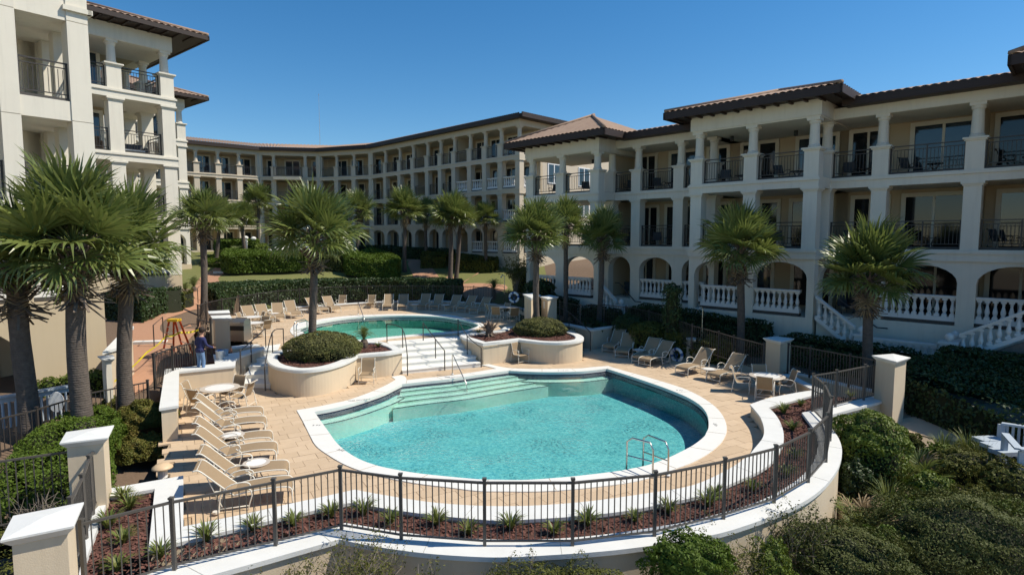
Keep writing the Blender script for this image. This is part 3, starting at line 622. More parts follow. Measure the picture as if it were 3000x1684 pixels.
def round_column(h, w=.62, m='white'):
    def f():
        b = MB(); b.bx(-w / 2, w / 2, -w / 2, w / 2, 0, 1.1); b.bx(-w / 2 - .05, w / 2 + .05, -w / 2 - .05, w / 2 + .05, 1.1, 1.16); b.bx(-w / 2 - .1, w / 2 + .1, -w / 2 - .1, w / 2 + .1, 1.16, 1.23)
        b.lathe([(.25, 1.23), (.25, 1.33), (.215, 1.38), (.19, h - .3), (.19, h - .26), (.23, h - .22), (.24, h - .12)], 14); b.bx(-.26, .26, -.26, .26, h - .12, h); return b.mesh('column', M[m])
    return cached(('rc', round(h, 2), w, m), f)
def square_pillar(h, w=.6, m='white'):
    def f():
        b = MB(); b.bx(-w / 2, w / 2, -w / 2, w / 2, 0, h - .16); b.bx(-w / 2 - .04, w / 2 + .04, -w / 2 - .04, w / 2 + .04, h - .16, h - .09); b.bx(-w / 2 - .09, w / 2 + .09, -w / 2 - .09, w / 2 + .09, h - .09, h); return b.mesh('pillar', M[m])
    return cached(('sp', round(h, 2), w, m), f)
def baluster(h, r=.085, n=10):
    def f():
        b = MB(); b.bx(-r, r, -r, r, 0, h * .13); b.lathe([(r * .7, h * .13), (r * .9, h * .16), (r * .55, h * .21), (r * .8, h * .27), (r * 1.0, h * .36), (r * .95, h * .44), (r * .5, h * .70), (r * .48, h * .78), (r * .75, h * .80), (r * .5, h * .83), (r * .7, h * .90)], n); b.bx(-r * .95, r * .95, -r * .95, r * .95, h * .90, h)
        return b.mesh('baluster', M['balus'])
    return cached(('bal', round(h, 2), r, n), f)
def iron_rail(fr, s0, s1, d, z, h=1.07, sep=.125, single=False, lod=1):
    b = MB(); b.bx(s0, s1, -.03, .03, h - .04, h); b.bx(s0, s1, -.02, .02, h - .19, h - .16); b.bx(s0, s1, -.02, .02, .1, .13); n = max(1, round((s1 - s0) / 1.6))
    for k in range(n + 1): s = s0 + .03 + (s1 - s0 - .06) * k / n; b.bx(s - .025, s + .025, -.025, .025, 0, h)
    o = fr.put('railing', b.mesh('railing', M['iron']), (0, d, z)); b = MB(); b.bx(s0, s1, -.06, .06, -.1, 0.0); fr.put('floor_strip', b.mesh('floor_strip', M['shoe']), (0, 0, 0), o)
    nb = int((s1 - s0) / sep)
    if single:
        m = cached('bar', lambda: (lambda q: (q.bx(-.009, .009, -.009, .009, .13, .89), q)[1])(MB()).mesh('baluster_bar', M['iron']))
        for k in range(1, nb): fr.put('baluster', m, (s0 + (s1 - s0) * k / nb, 0, 0), o)
    else:
        b = MB()
        for k in range(1, nb): s = s0 + (s1 - s0) * k / nb; b.bx(s - .009, s + .009, -.009, .009, .13, h - .18)
        stuff(fr.put('baluster_bars', b.mesh('baluster_bars', M['iron']), (0, 0, 0), o))
    return o
def balustrade(fr, s0, s1, d, z, h=1.05, sep=.24, single=True, r=.085, z1=None):
    z1 = z if z1 is None else z1; sl = (z1 - z) / (s1 - s0); b = MB()
    for (lo, hi, hw) in ((h - .12, h - .06, .1), (h - .06, h, .14)):
        b.wall([(s0, lo), (s1, lo + z1 - z), (s1, hi + z1 - z), (s0, hi)], -hw, hw)
    o = fr.put('balustrade', b.mesh('balustrade', M['balus']), (0, d, z)); b = MB(); b.wall([(s0, .02), (s1, .02 + z1 - z), (s1, .2 + z1 - z), (s0, .2)], -.12, .12); fr.put('bottom_rail', b.mesh('bottom_rail', M['balus']), (0, 0, 0), o); n = max(1, int((s1 - s0) / sep)); mm = baluster(h - .32, r, 10 if single else 6)
    pos = [(s0 + (s1 - s0) * (k + .5) / n) for k in range(n)]
    if single:
        for s in pos: fr.put('baluster', mm, (s, 0, .2 + sl * (s - s0)), o)
    else:
        b = MB()
        for s in pos: b.lathe([(r, .2), (r * .6, .3), (r, .45), (r * .5, h - .2), (r * .8, h - .12)], 6, (s, 0, sl * (s - s0)))
        stuff(fr.put('balusters', b.mesh('balusters', M['balus']), (0, 0, 0), o))
    if abs(sl) < .01: b = MB(); b.bx(s0, s1, -.15, .15, -.1, .02); fr.put('floor_strip', b.mesh('floor_strip', M['shoe']), (0, 0, 0), o)
    return o
def door(fr, s, d, z, w_, h_=2.35, blue=False, panes=2, trim=.18):
    b = MB(); x0, x1 = s - w_ / 2, s + w_ / 2
    b.bx(x0 - trim, x1 + trim, -.09, 0, h_, h_ + trim); b.bx(x0 - trim, x0, -.09, 0, 0, h_); b.bx(x1, x1 + trim, -.09, 0, 0, h_)
    for k in range(1, panes): xx = x0 + w_ * k / panes; b.bx(xx - .05, xx + .05, -.07, 0, 0, h_)
    o = fr.put('sliding_door', b.mesh('door_frame', M['trim']), (0, d - .01, z))
    for k in range(panes):
        q = MB(); q.bx(x0 + w_ * k / panes + (.05 if k else 0.0), x0 + w_ * (k + 1) / panes - (.05 if k < panes - 1 else 0.0), -.045, -.015, .05, h_); fr.put('pane', q.mesh('pane', M['glass2' if blue else 'glass']), (0, 0, 0), o)
    return o
def arcade(fr, ss, d, z0, z1, zs, rise, pier, thick=.5, m='white', name='arcade_wall', skip=()):
    for i in range(len(ss) - 1):
        a, b_ = ss[i], ss[i + 1]
        if i in skip: continue
        q0, q1 = a + pier / 2, b_ - pier / 2; prof = [(a, z0), (q0, z0), (q0, zs)]
        for k in range(13): t = math.pi * (1 - k / 12); prof.append(((q0 + q1) / 2 + (q1 - q0) / 2 * math.cos(t), zs + rise * math.sin(t)))
        prof += [(q1, z0), (b_, z0), (b_, z1), (a, z1)]; c = [prof[0]]
        for p in prof[1:]:
            if abs(p[0] - c[-1][0]) + abs(p[1] - c[-1][1]) > 1e-4: c.append(p)
        mb = MB(); mb.wall(c, 0, thick); fr.put(name, mb.mesh(name, M[m]), (0, d, 0))
def tile_slope(fr, A, B, up, tA=0.0, tB=0.0, step=.30, name='roof_slope', h=.05):
    """eave from A to B (local points), slope vector up; tA/tB: how far along the eave each hip runs in"""
    A, B, up = Vector(A), Vector(B), Vector(up); L_ = (B - A).length; e = (B - A) / L_; nrm = e.cross(up).normalized()
    if nrm.z < 0: nrm = -nrm
    n = max(2, int(L_ / step)) * 4; lo, hi = [], []; rows = max(3, int(up.length / .45))
    V = []; 
    for i in range(n + 1):
        s = L_ * i / n; t = 1.0
        if tA > 0: t = min(t, s / tA)
        if tB > 0: t = min(t, (L_ - s) / tB)
        hh = h * (abs(math.sin(math.pi * i / 4)))
        for r in range(rows + 1):
            f = t * r / rows; V.append(A + e * s + up * f + nrm * (hh + .018 * (1 - r % 2)))
    R1 = rows + 1; Fq = [(i * R1 + r, (i + 1) * R1 + r, (i + 1) * R1 + r + 1, i * R1 + r + 1) for i in range(n) for r in range(rows)]
    mb = MB(); mb.add(V, Fq); return fr.put(name, mb.mesh(name, M['tile'], True))
def fascia(fr, pts, h=.30, w_=.12, m='fascia', name='fascia'):
    mb = MB()
    for a, b in zip(pts[:-1], pts[1:]):
        a, b = Vector(a), Vector(b); dd = b - a; an = math.atan2(dd.y, dd.x); c = (a + b) / 2; mb.box((c.x, c.y, c.z), (math.hypot(dd.x, dd.y) + w_, w_, h), an)
    return fr.put(name, mb.mesh(name, M[m]))
def slabbox(fr, s0, s1, d0, d1, z0, z1, m='white', name='floor_slab'):
    mb = MB(); mb.bx(s0, s1, d0, d1, z0, z1); return fr.put(name, mb.mesh(name, M[m]))
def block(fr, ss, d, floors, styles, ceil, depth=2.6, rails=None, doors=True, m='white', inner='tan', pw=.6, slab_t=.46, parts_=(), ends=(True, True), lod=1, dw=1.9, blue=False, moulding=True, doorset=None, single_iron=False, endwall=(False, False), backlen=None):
    """A stack of balconies: pillars at ss along the front at local depth d; floors = floor levels; ceil = top soffit."""
    s0, s1 = ss[0] - pw / 2, ss[-1] + pw / 2; lv = list(floors) + [ceil]
    for i, z in enumerate(floors):
        top = lv[i + 1] - (slab_t if i < len(floors) - 1 else 0.0); st = styles[i]; h = top - z
        if i > 0: slabbox(fr, s0 - .04, s1 + .04, d - pw / 2 - .04, d + depth, z - slab_t, z, m)
        if i > 0 and moulding: slabbox(fr, s0 - .1, s1 + .1, d - pw / 2 - .1, d - pw / 2 - .042, z - .16, z - .06, m, 'moulding')
        if st == 'arch': arcade(fr, [ss[0] - pw / 2] + list(ss[1:-1]) + [ss[-1] + pw / 2], d - .25, z - .02, top, z + h * .66, h * .28, pw, .5, m)
        else:
            for s in ss: fr.put('column' if st == 'round' else 'pillar', round_column(h, pw, m) if st == 'round' else square_pillar(h, pw - .03, m), (s, d, z))
        for k in range(len(ss) - 1):
            a, b = ss[k] + pw / 2, ss[k + 1] - pw / 2; rt = rails(i, k) if rails else 'iron'
            if rt == 'iron': iron_rail(fr, a, b, d - .05, z + .1, single=single_iron, sep=.125 if lod else .2)
            elif rt == 'bal': balustrade(fr, a, b, d - .02, z + .1, single=bool(lod))
            if doors and (doorset is None or doorset(i, k)) and b - a > 1.0:
                door(fr, (a + b) / 2 + (.12 if (i + k) % 2 else -.08), d + depth, z, min(dw, (b - a) * .82), 2.3 if i else 2.2, blue or (k + i) % 3 == 0)
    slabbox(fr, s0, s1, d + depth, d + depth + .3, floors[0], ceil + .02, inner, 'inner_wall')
    slabbox(fr, s0, s1, d - pw / 2 + .02, d + depth + .02, ceil, ceil + .06, m, 'ceiling')
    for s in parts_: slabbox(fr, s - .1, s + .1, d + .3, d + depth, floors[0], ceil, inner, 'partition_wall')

# --- right building
Rb = thing('resort_building', 'long three storey white building on the right with arcades and tiled pavilion roofs', 'building', (18.2, 22.9, .4))
FR = Frame(Rb, (18.2, 22.9), R_(-44.7)); Z3 = [2.55, 5.55, 8.65]; STY = ['arch', 'square', 'round']; DP = -1.6
m1 = [FR.s_of(1793, 540), FR.s_of(1871, 520), FR.s_of(1996, 500), FR.s_of(2091, 480)]
m3 = [FR.s_of(2424, 420), FR.s_of(2588, 400), FR.s_of(2864, 380), 2.75, 5.9]
r2 = [FR.s_of(2050, 450, DP), FR.s_of(2207, 430, DP), FR.s_of(2387, 400, DP)]; r0 = [FR.s_of(1560.5, 520, DP), FR.s_of(1648.7, 500, DP), FR.s_of(1750.7, 490, DP)]
def rrail(i, k): return 'bal' if i == 0 else 'iron'
block(FR, m1, 0, Z3, STY, 11.15, 2.6, lambda i, k: None if (i, k) == (0, 0) else rrail(i, k), parts_=(m1[0] - .2,), dw=1.8)
block(FR, m3, 0, Z3, STY, 11.2, 2.6, lambda i, k: None if (i, k) == (0, 0) else rrail(i, k), parts_=(m3[2], m3[3]), blue=False, dw=2.15)
block(FR, r2, DP, Z3, STY, 11.15, 4.2, rrail, dw=1.9)
block(FR, r0, DP, Z3, STY, 10.9, 4.2, rrail, doorset=lambda i, k: k == 1, dw=1.7)
for o in [o for o in bpy.data.objects if o.parent == Rb and o.name.startswith('inner_wall')][-1:]: o.scale.x = 1.0; bpy.data.objects.remove(o)
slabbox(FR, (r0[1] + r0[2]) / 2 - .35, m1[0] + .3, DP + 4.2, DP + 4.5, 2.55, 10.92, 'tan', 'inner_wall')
# friezes, plinths, return walls of the pavilions
for s0, s1, d, zt in ((m1[0] - .3, m1[-1] + .3, 0, 11.62), (m3[0] - .3, 7.5, 0, 11.68)): slabbox(FR, s0, s1, d - .3, d + .3, 11.21, zt, 'white', 'frieze')
for ss, zc, zt in ((r2, 11.21, 12.0), (r0, 10.96, 11.75)):
    slabbox(FR, ss[0] - .34, ss[-1] + .34, DP - .34, DP + .3, zc, zt, 'white', 'frieze')
    for s in (ss[0] - .34, ss[-1] + .04): slabbox(FR, s, s + .3, DP + .302, 2.6, zc, zt, 'white', 'frieze')
slabbox(FR, r0[0] - .3, r0[-1] + .3, DP - .25, DP + 4.4, -.3, 2.53, 'white', 'plinth'); slabbox(FR, r2[0] - .3, r2[-1] + .3, DP - .25, DP + 4.4, -.6, 2.53, 'white', 'plinth')
slabbox(FR, m1[0] - .35, m1[-1] + .3, -.245, 2.8, -.3, 2.525, 'white', 'plinth'); slabbox(FR, m3[0] - .3, 7.5, -.245, 2.8, -.9, 2.525, 'white', 'plinth')
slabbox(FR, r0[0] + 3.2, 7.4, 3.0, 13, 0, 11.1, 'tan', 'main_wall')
# roofs
def hip(fr, s0, s1, d0, d1, z, rise, rid=None, hipA=True, hipB=True, ft=.34):
    run = (d1 - d0) / 2; t = run * .95
    tile_slope(fr, (s0, d0, z), (s1, d0, z), (0, run, rise), t if hipA else 0, t if hipB else 0)
    tile_slope(fr, (s1, d1, z), (s0, d1, z), (0, -run, rise), t if hipB else 0, t if hipA else 0)
    if hipA: tile_slope(fr, (s0, d1, z), (s0, d0, z), (t, 0, rise), run, run)
    if hipB: tile_slope(fr, (s1, d0, z), (s1, d1, z), (-t, 0, rise), run, run)
    mb = MB(); mb.bx(s0 + .02, s1 - .02, d0 + .02, d1 - .02, z - ft * .8, z - .04); fr.put('soffit', mb.mesh('soffit', M['fascia']))
    fascia(fr, [(s0, d1, z - ft / 2), (s0, d0, z - ft / 2), (s1, d0, z - ft / 2), (s1, d1, z - ft / 2)], ft, .1)
    for k in range(int((s1 - s0) / .6)): mb = MB(); mb.bx(s0 + .3 + .6 * k, s0 + .4 + .6 * k, d0 + .06, d0 + 1.2, z - ft * .8 - .09, z - ft * .8 - .002); fr.put('rafter', mb.mesh('rafter', M['fascia']))
    mb = MB(); ra = (s0 + (t if hipA else 0), (d0 + d1) / 2, z + rise + .07); rb = (s1 - (t if hipB else 0), (d0 + d1) / 2, z + rise + .07); mb.tube([ra, rb], .1, 6)
    if hipA: mb.tube([(s0, d0, z + .07), ra], .1, 6)
    if hipB: mb.tube([(s1, d0, z + .07), rb], .1, 6)
    fr.put('ridge_tiles', mb.mesh('ridge_tiles', M['tile'], True))
hip(FR, r2[0] - 1.3, r2[-1] + 1.3, DP - 1.2, 5.4, 12.15, 1.05); hip(FR, r0[0] - 1.3, r0[-1] + 1.3, DP - 1.2, 5.4, 11.9, 1.75)
for s0, s1, z in ((r0[-1] + .9, r2[0] - .9, 11.84), (r2[-1] + .9, 8.5, 11.92)):
    tile_slope(FR, (s0, -.95, z), (s1, -.95, z), (0, 7, 1.5)); mb = MB(); mb.bx(s0, s1, -.93, 6, z - .3, z - .04); FR.put('soffit', mb.mesh('soffit', M['fascia'])); fascia(FR, [(s0, -.95, z - .15), (s1, -.95, z - .15)], .32)
R4S = [2.2, 4.9, 7.8]
block(FR, R4S, DP, Z3, STY, 11.15, 4.2, lambda i, k: None, doors=False); slabbox(FR, R4S[0] - .34, 8.3, DP - .34, DP + .3, 11.21, 12.0, 'white', 'frieze'); slabbox(FR, R4S[0] - .34, R4S[0] - .04, DP + .302, 2.6, 11.21, 12.0, 'white', 'frieze')
hip(FR, .8, 9.5, DP - 1.2, 5.4, 12.15, 2.0)
slabbox(FR, r0[0] + 4.4, r0[0] + 9.5, 9, 13, 11, 13.6, 'pale', 'rear_block'); slabbox(FR, r0[0] + 4.1, r0[0] + 9.8, 8.7, 13.3, 13.6, 13.8, 'fascia', 'rear_eave')
for s, d, z in ((r2[0] + .9, DP + 1.6, 11.1), (r2[1] + 1.1, DP + 2.2, 11.1), (r0[1] + .6, DP + 2.2, 10.85)): mb = MB(); mb.lathe([(.09, 0), (.09, .25)], 10); FR.put('ceiling_lamp', mb.mesh('ceiling_lamp', M['black']), (s, d, z - .25))
# stairs of the right building: diagonal balustrades, newel posts, landings
def newel(fr, s, d, z0, z1, ball=True, w_=.42):
    mb = MB(); mb.bx(s - w_ / 2, s + w_ / 2, d - w_ / 2, d + w_ / 2, z0, z1 - .08); mb.bx(s - w_ / 2 - .06, s + w_ / 2 + .06, d - w_ / 2 - .06, d + w_ / 2 + .06, z1 - .08, z1)
    o = fr.put('newel_post', mb.mesh('newel_post', M['balus']))
    if ball: mb = MB(); mb.lathe([(.05, 0), (.06, .04), (.13, .09), (.16, .17), (.13, .26), (.06, .31), (.01, .33)], 12, (s, d, z1)); fr.put('ball_finial', mb.mesh('ball', M['balus'], True), (0, 0, 0), o)
    return o
def flight(fr, s0, s1, d0, d1, za, zb, n, m='white'):
    mb = MB()
    for k in range(n):
        a, b = s0 + (s1 - s0) * k / n, s0 + (s1 - s0) * (k + 1) / n; z = za + (zb - za) * (k + (0 if zb < za else 1)) / n; mb.bx(min(a, b), max(a, b), d0, d1, min(za, zb) - .8, z)
    fr.put('stair_flight', mb.mesh('stair_flight', M[m]))
balustrade(FR, -5.25, -3.7, DP - .15, 2.46, z1=1.28); newel(FR, -3.45, DP - .15, -.4, 2.05)
flight(FR, -5.25, -3.3, DP - .02, -.3, 2.5, 1.1, 8)
balustrade(FR, -3.1, -.85, DP - .15, .95, h=1.0); newel(FR, -.5, DP - .15, -.5, 2.1, True, .5); newel(FR, -.42, DP + .55, -.5, 2.1, True, .42); slabbox(FR, -3.6, -.3, DP - .3, -.3, -.6, .94, 'white', 'landing')
balustrade(FR, -.2, 2.6, DP - .15, 1.38, z1=3.0); mb = MB(); mb.wall([(-.2, -.8), (2.6, -.8), (2.6, 2.9), (-.2, 1.3)], -.1, .1); FR.put('stair_side_wall', mb.mesh('stair_side', M['stoneb']), (0, DP - .13, 0))
flight(FR, -.2, 2.6, DP + .02, -.3, 1.0, 2.5, 9)
balustrade(FR, r0[-1] + .45, r0[-1] + 1.55, DP - .15, 2.4, z1=1.45); newel(FR, r0[-1] + 1.85, DP - .15, -.2, 2.3, True); flight(FR, r0[-1] + .4, r0[-1] + 1.7, DP, -.3, 2.5, 1.2, 7)
for s0, z0, s1, z1 in ((-5.2, 3.45, -3.2, 2.2), (r0[-1] + .5, 3.4, r0[-1] + 1.9, 2.4)):
    mb = MB(); mb.tube([(s0, -.45, z0), (s0 + .3, -.45, z0), (s1, -.45, z1), (s1 + .4, -.45, z1)], .03, 6); FR.put('handrail', mb.mesh('handrail', M['iron']))

# the whole right building stands further off than a first reading suggests: its place is scaled out from the survey point
KR = 1.17; Rb.location = Vector((0, 0, H)) + (Rb.location - Vector((0, 0, H))) * KR; Rb.scale = (KR,) * 3
# --- rear building: a bent row of three facades and a long right wing
Cb = thing('resort_building', 'curved four storey cream building across the rear of the courtyard', 'building', (-17.6, 75, 4.4))
ZC = [4.55, 7.6, 10.75, 13.85]; FC = Frame(Cb, (.72, 56.), R_(-45)); SC = ['arch', 'square', 'square', 'round']
cs = [FC.s_of(x, y) for x, y in ((1092, 560), (1133, 560), (1175, 560), (1214, 550), (1256, 550), (1294, 540), (1334, 530), (1380, 520), (1424, 510), (1470, 500), (1522, 480))]
block(FC, cs, 0, ZC, SC, 16.5, 2.6, lambda i, k: ('bal' if k >= 6 else 'iron') if i in (1, 2) else ('bal' if k >= 7 else None) if i == 0 else 'iron', m='pale', inner='tan', pw=.62, lod=0, parts_=(cs[3], cs[6]), dw=1.5)
slabbox(FC, cs[0] - .3, cs[-1] + .3, -.3, 2.8, 2.5, 4.53, 'pale', 'plinth'); slabbox(FC, cs[0] - .3, cs[-1] + .32, -.32, .3, 16.56, 17.15, 'pale', 'frieze')
ew = slabbox(FC, cs[-1] - .3, cs[-1] + .3, 2.62, 15, 2.5, 17.15, 'pale', 'end_wall'); slabbox(FC, cs[0], cs[-1] - .31, 3, 14.5, 3, 17.1, 'pale', 'main_wall'); slabbox(FC, cs[-1] + .02, cs[-1] + .3, .32, 2.6, 16.56, 17.15, 'pale', 'frieze')
for z in ZC[1:]: 
    pass
FE = Frame(Cb, FC.world(cs[-1] + .3, 0)[:2], R_(45))
for z in ZC[1:]:
    for s in (4.6, 9.4):
        b = MB(); b.bx(s - .95, s + .95, -.06, 0, -.12, 0); b.bx(s - .95, s + .95, -.06, 0, 1.75, 1.87); [b.bx(s + q - .06, s + q + .06, -.06, 0, 0, 1.75) for q in (-.89, 0, .89)]
        o = FE.put('window', b.mesh('window_frame', M['signw']), (0, 0, z + .75)); b = MB(); b.bx(s - .83, s - .06, -.03, -.01, 0, 1.75); FE.put('pane', b.mesh('pane', M['glass2']), (0, 0, 0), o); b = MB(); b.bx(s + .06, s + .83, -.03, -.01, 0, 1.75); FE.put('pane', b.mesh('pane', M['glass2']), (0, 0, 0), o)
for i, z in enumerate(ZC): 
    (balustrade if i in (1, 2) else iron_rail)(FE, .32, 2.5, .3, z + .1, single=False)
    if i: slabbox(FE, .02, 2.6, -.04, .3, z - .46, z, 'pale')
pA, pB, pC, pD = (-38.03, 70.8), (-32.26, 75.7), (-24.93, 77.0), (-17.64, 75.0); pW = FC.world(cs[0], 0)[:2]
def seg(a, b, nb, edge=True, **k):
    an = math.atan2(b[1] - a[1], b[0] - a[0]); L_ = math.hypot(b[0] - a[0], b[1] - a[1]); f = Frame(Cb, a, an); ss = [L_ * i / nb for i in range(nb + 1)] if isinstance(nb, int) else [L_ * q for q in nb]
    block(f, ss, 0, ZC, ['square', 'square', 'square', 'round'], 16.5, 2.6, lambda i, kk: None if i == 0 else 'iron', m='pale', inner='tan', pw=.62, lod=0, dw=1.7, blue=k.get('blue', False))
    slabbox(f, -.3, L_ + .3, -.3, 2.8, 3.2, 4.53, 'pale', 'plinth'); slabbox(f, -.3, L_ + .3, -.32, .3, 16.56, 17.15, 'pale', 'frieze')
    slabbox(f, -1.3, L_ + 1.3, 2.63, 2.95, 4.5, 16.52, 'tan', 'inner_wall'); slabbox(f, -1.0, L_ + 1.0, .3, 2.64, 16.53, 16.58, 'pale', 'ceiling')
    for s in (0, L_): slabbox(f, s - .33, s + .33, -.36, .34, 4.5, 16.58, 'pale', 'corner_pier')
    return f, L_
fa, La = seg(lerp(pB, pA, 1.6), pB, 5, blue=True); fb, Lb = seg(pB, pC, [0, .24, .76, 1], blue=True); fc, Lc = seg(pC, pW, [0, .34, .67, 1])
slabbox(fb, 1.9, 5.3, -1.1, -.35, 13.4, 13.85, 'pale', 'balcony_slab'); iron_rail(fb, 1.95, 5.25, -1.05, 13.95, single=False)
eav = [lerp(pB, pA, 1.6), pB, pC, pW, FC.world(cs[-1] + .9, 0)[:2]]
def curve_roof():
    off = band(eav, -.95)[len(eav):][::-1]; back = band(eav, 5.5)[len(eav):][::-1]; back[-1] = FC.world(cs[-1] - 5.5, 5.5)[:2]; mb = MB(); r = Cb.location
    A = [(p[0] - r.x, p[1] - r.y, 17.45 - r.z) for p in off]; B = [(p[0] - r.x, p[1] - r.y, 18.75 - r.z) for p in back]
    for k in range(len(A) - 1):
        f = Frame(Cb, (0, 0), 0); n = int((Vector(A[k + 1]) - Vector(A[k])).length / .3) * 2; V = []
        for i in range(n + 1):
            t = i / n; a, b = lerp(A[k], A[k + 1], t), lerp(B[k], B[k + 1], t); hh = .07 * (i % 2); V += [(a[0], a[1], a[2] + hh), (b[0], b[1], b[2] + hh)]
        mb.add(V, [(2 * i, 2 * i + 2, 2 * i + 3, 2 * i + 1) for i in range(n)])
    ob('roof', mb.mesh('roof', M['tile']), Cb); mb = MB()
    mb.strip([(p[0], p[1], p[2] + .02) for p in A], [(p[0], p[1], p[2] - .42) for p in A]); inn = band(eav, .1)[len(eav):][::-1]; mb.strip([(p[0], p[1], p[2] - .41) for p in A], [(p[0] - r.x, p[1] - r.y, 17.1 - r.z) for p in inn])
    ob('fascia', mb.mesh('fascia', M['fascia']), Cb)
curve_roof()
FE2 = FE; tile_slope(FE, (-.9, -.95, 17.45), (16, -.95, 17.45), (0, 6.4, 1.3), 6.4, 0); fascia(FE, [(-.9, -.95, 17.27), (16, -.95, 17.27)], .42); mb = MB(); mb.bx(-.85, 16, -.9, 6, 17.08, 17.4); FE.put('soffit', mb.mesh('soffit', M['fascia']))
mast = tag(ob('flagpole', (lambda q: (q.tube([(0, 0, 0), (0, 0, 9.5)], [.045, .025], 6), q.lathe([(.02, 0), (.07, .06), (.02, .13)], 8, (0, 0, 9.5)), q)[2])(MB()).mesh('flagpole', M['alu']), None, AT(938, 440, 82)), 'thin pale pole standing above the rear roof', 'pole'); mast.location.z = 16.0

# --- left building: near tower, middle pavilion, far pavilion
Lb_ = thing('resort_building', 'tall white building on the left with stacked balconies and arched lower floor', 'building', (-16, 22, 1))
AL = R_(51.2); F1 = Frame(Lb_, (-14.7, 19.3), AL); F2 = Frame(Lb_, (-19.1, 32.), AL); F3 = Frame(Lb_, (-25.6, 46.), AL); ZL = [4.0, 7.15, 10.4, 13.55]
# near tower
t1 = [-4.6, -1.2, .63]
for i, z in enumerate(ZL):
    top = (ZL + [16.7])[i + 1] - .62
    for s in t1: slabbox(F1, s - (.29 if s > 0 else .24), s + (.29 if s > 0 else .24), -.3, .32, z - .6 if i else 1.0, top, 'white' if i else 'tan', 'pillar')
    if i: slabbox(F1, -8, .9, -.26, 3.2, z - .62, z, 'white')
    a, b = t1[1] + .25, t1[2] - .29
    if i == 0: balustrade(F1, a, b, 0, z + .1, h=1.08, sep=.26, r=.1); balustrade(F1, t1[0] + .25, t1[1] - .25, 0, z + .1, h=1.08, sep=.26, r=.1)
    else: iron_rail(F1, a, b, -.1, z + .1, h=1.12, single=True); iron_rail(F1, t1[0] + .25, t1[1] - .25, -.1, z + .1, h=1.12, single=True)
    for dd in (1.25, 2.6): slabbox(F1, .34, .92, dd, dd + .5, z, top, 'white' if i else 'tan', 'pillar')
    slabbox(F1, -.1, .28, 3.2, 3.5, z, top, 'white', 'inner_wall'); iron_rail(Frame(Lb_, F1.world(.7, 0)[:2], AL + math.pi / 2), .35, 1.25, 0, z + .1, single=True)
slabbox(F1, -8, .92, 3.2, 3.6, 1, 16.2, 'white', 'inner_wall'); slabbox(F1, -8, .92, -.31, .33, 16.1, 18, 'white', 'parapet')
slabbox(F1, .25, 1.02, -.4, -.27, 13.25, 13.4, 'white', 'cornice'); slabbox(F1, .92, 1.05, -.4, .5, 13.25, 13.4, 'white', 'cornice')
for i in (1, 2): mb = MB(); mb.lathe([(.1, 0), (.1, .28)], 10); F1.put('ceiling_lamp', mb.mesh('ceiling_lamp', M['black']), (-.85, 1.0, ZL[i + 1] - .92))
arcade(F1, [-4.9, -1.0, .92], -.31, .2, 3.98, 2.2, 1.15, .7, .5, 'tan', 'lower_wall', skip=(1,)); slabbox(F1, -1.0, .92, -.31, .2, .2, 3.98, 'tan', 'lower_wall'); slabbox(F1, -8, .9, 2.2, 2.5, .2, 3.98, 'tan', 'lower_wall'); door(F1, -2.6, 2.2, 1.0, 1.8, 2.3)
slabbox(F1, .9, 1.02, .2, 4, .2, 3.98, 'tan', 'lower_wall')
# middle pavilion
t2 = [-4.6, -1.92, .55]
block(F2, t2, 0, ZL, ['square', 'square', 'square', 'round'], 15.95, 3.0, lambda i, k: 'bal' if i == 0 else 'iron', m='white', inner='tan', pw=.66, single_iron=True, dw=1.8, blue=True, doors=False)
for z in ZL: door(F2, -2.45, 2.98, z, 1.5, 2.35, True)
for o in [o for o in bpy.data.objects if o.parent == Lb_ and o.name.startswith('inner_wall')][-1:]: bpy.data.objects.remove(o)
slabbox(F2, -6, -1.5, 3.0, 3.3, 4, 15.97, 'tan', 'inner_wall'); slabbox(F2, -1.75, -1.5, 3.3, 7, 4, 15.97, 'tan', 'inner_wall')
for i, z in enumerate(ZL):
    top = (ZL[i + 1] - .46) if i < 3 else 15.95
    for dd in (2.9, 5.6): F2.put('column' if i == 3 else 'pillar', round_column(top - z, .62) if i == 3 else square_pillar(top - z, .6), (.55, dd, z))
    fs_ = Frame(Lb_, F2.world(.55, 0)[:2], AL + math.pi / 2)
    for a, b in ((.33, 2.6), (3.2, 5.3)): (balustrade(fs_, a, b, 0, z + .1) if i == 0 else iron_rail(fs_, a, b, 0, z + .1, single=False))
    if i: slabbox(F2, -.3, .9, 3.0, 6.0, z - .46, z, 'white')
    slabbox(F2, -1.6, .3, 3.02, 5.98, z - .3, z - .02, 'tan', 'floor_slab')
slabbox(F2, -6, .88, -.33, .33, 16.01, 16.72, 'white', 'frieze'); slabbox(F2, .22, .88, .332, 6.0, 16.01, 16.72, 'white', 'frieze'); slabbox(F2, -4, .22, .33, 6, 15.98, 16.02, 'tan', 'ceiling')
slabbox(F2, -6, .86, -.3, 6.0, .8, 3.98, 'tan', 'plinth'); hip(F2, -9, 2.35, -1.35, 7.6, 16.96, 1.5, hipA=False, ft=.22)
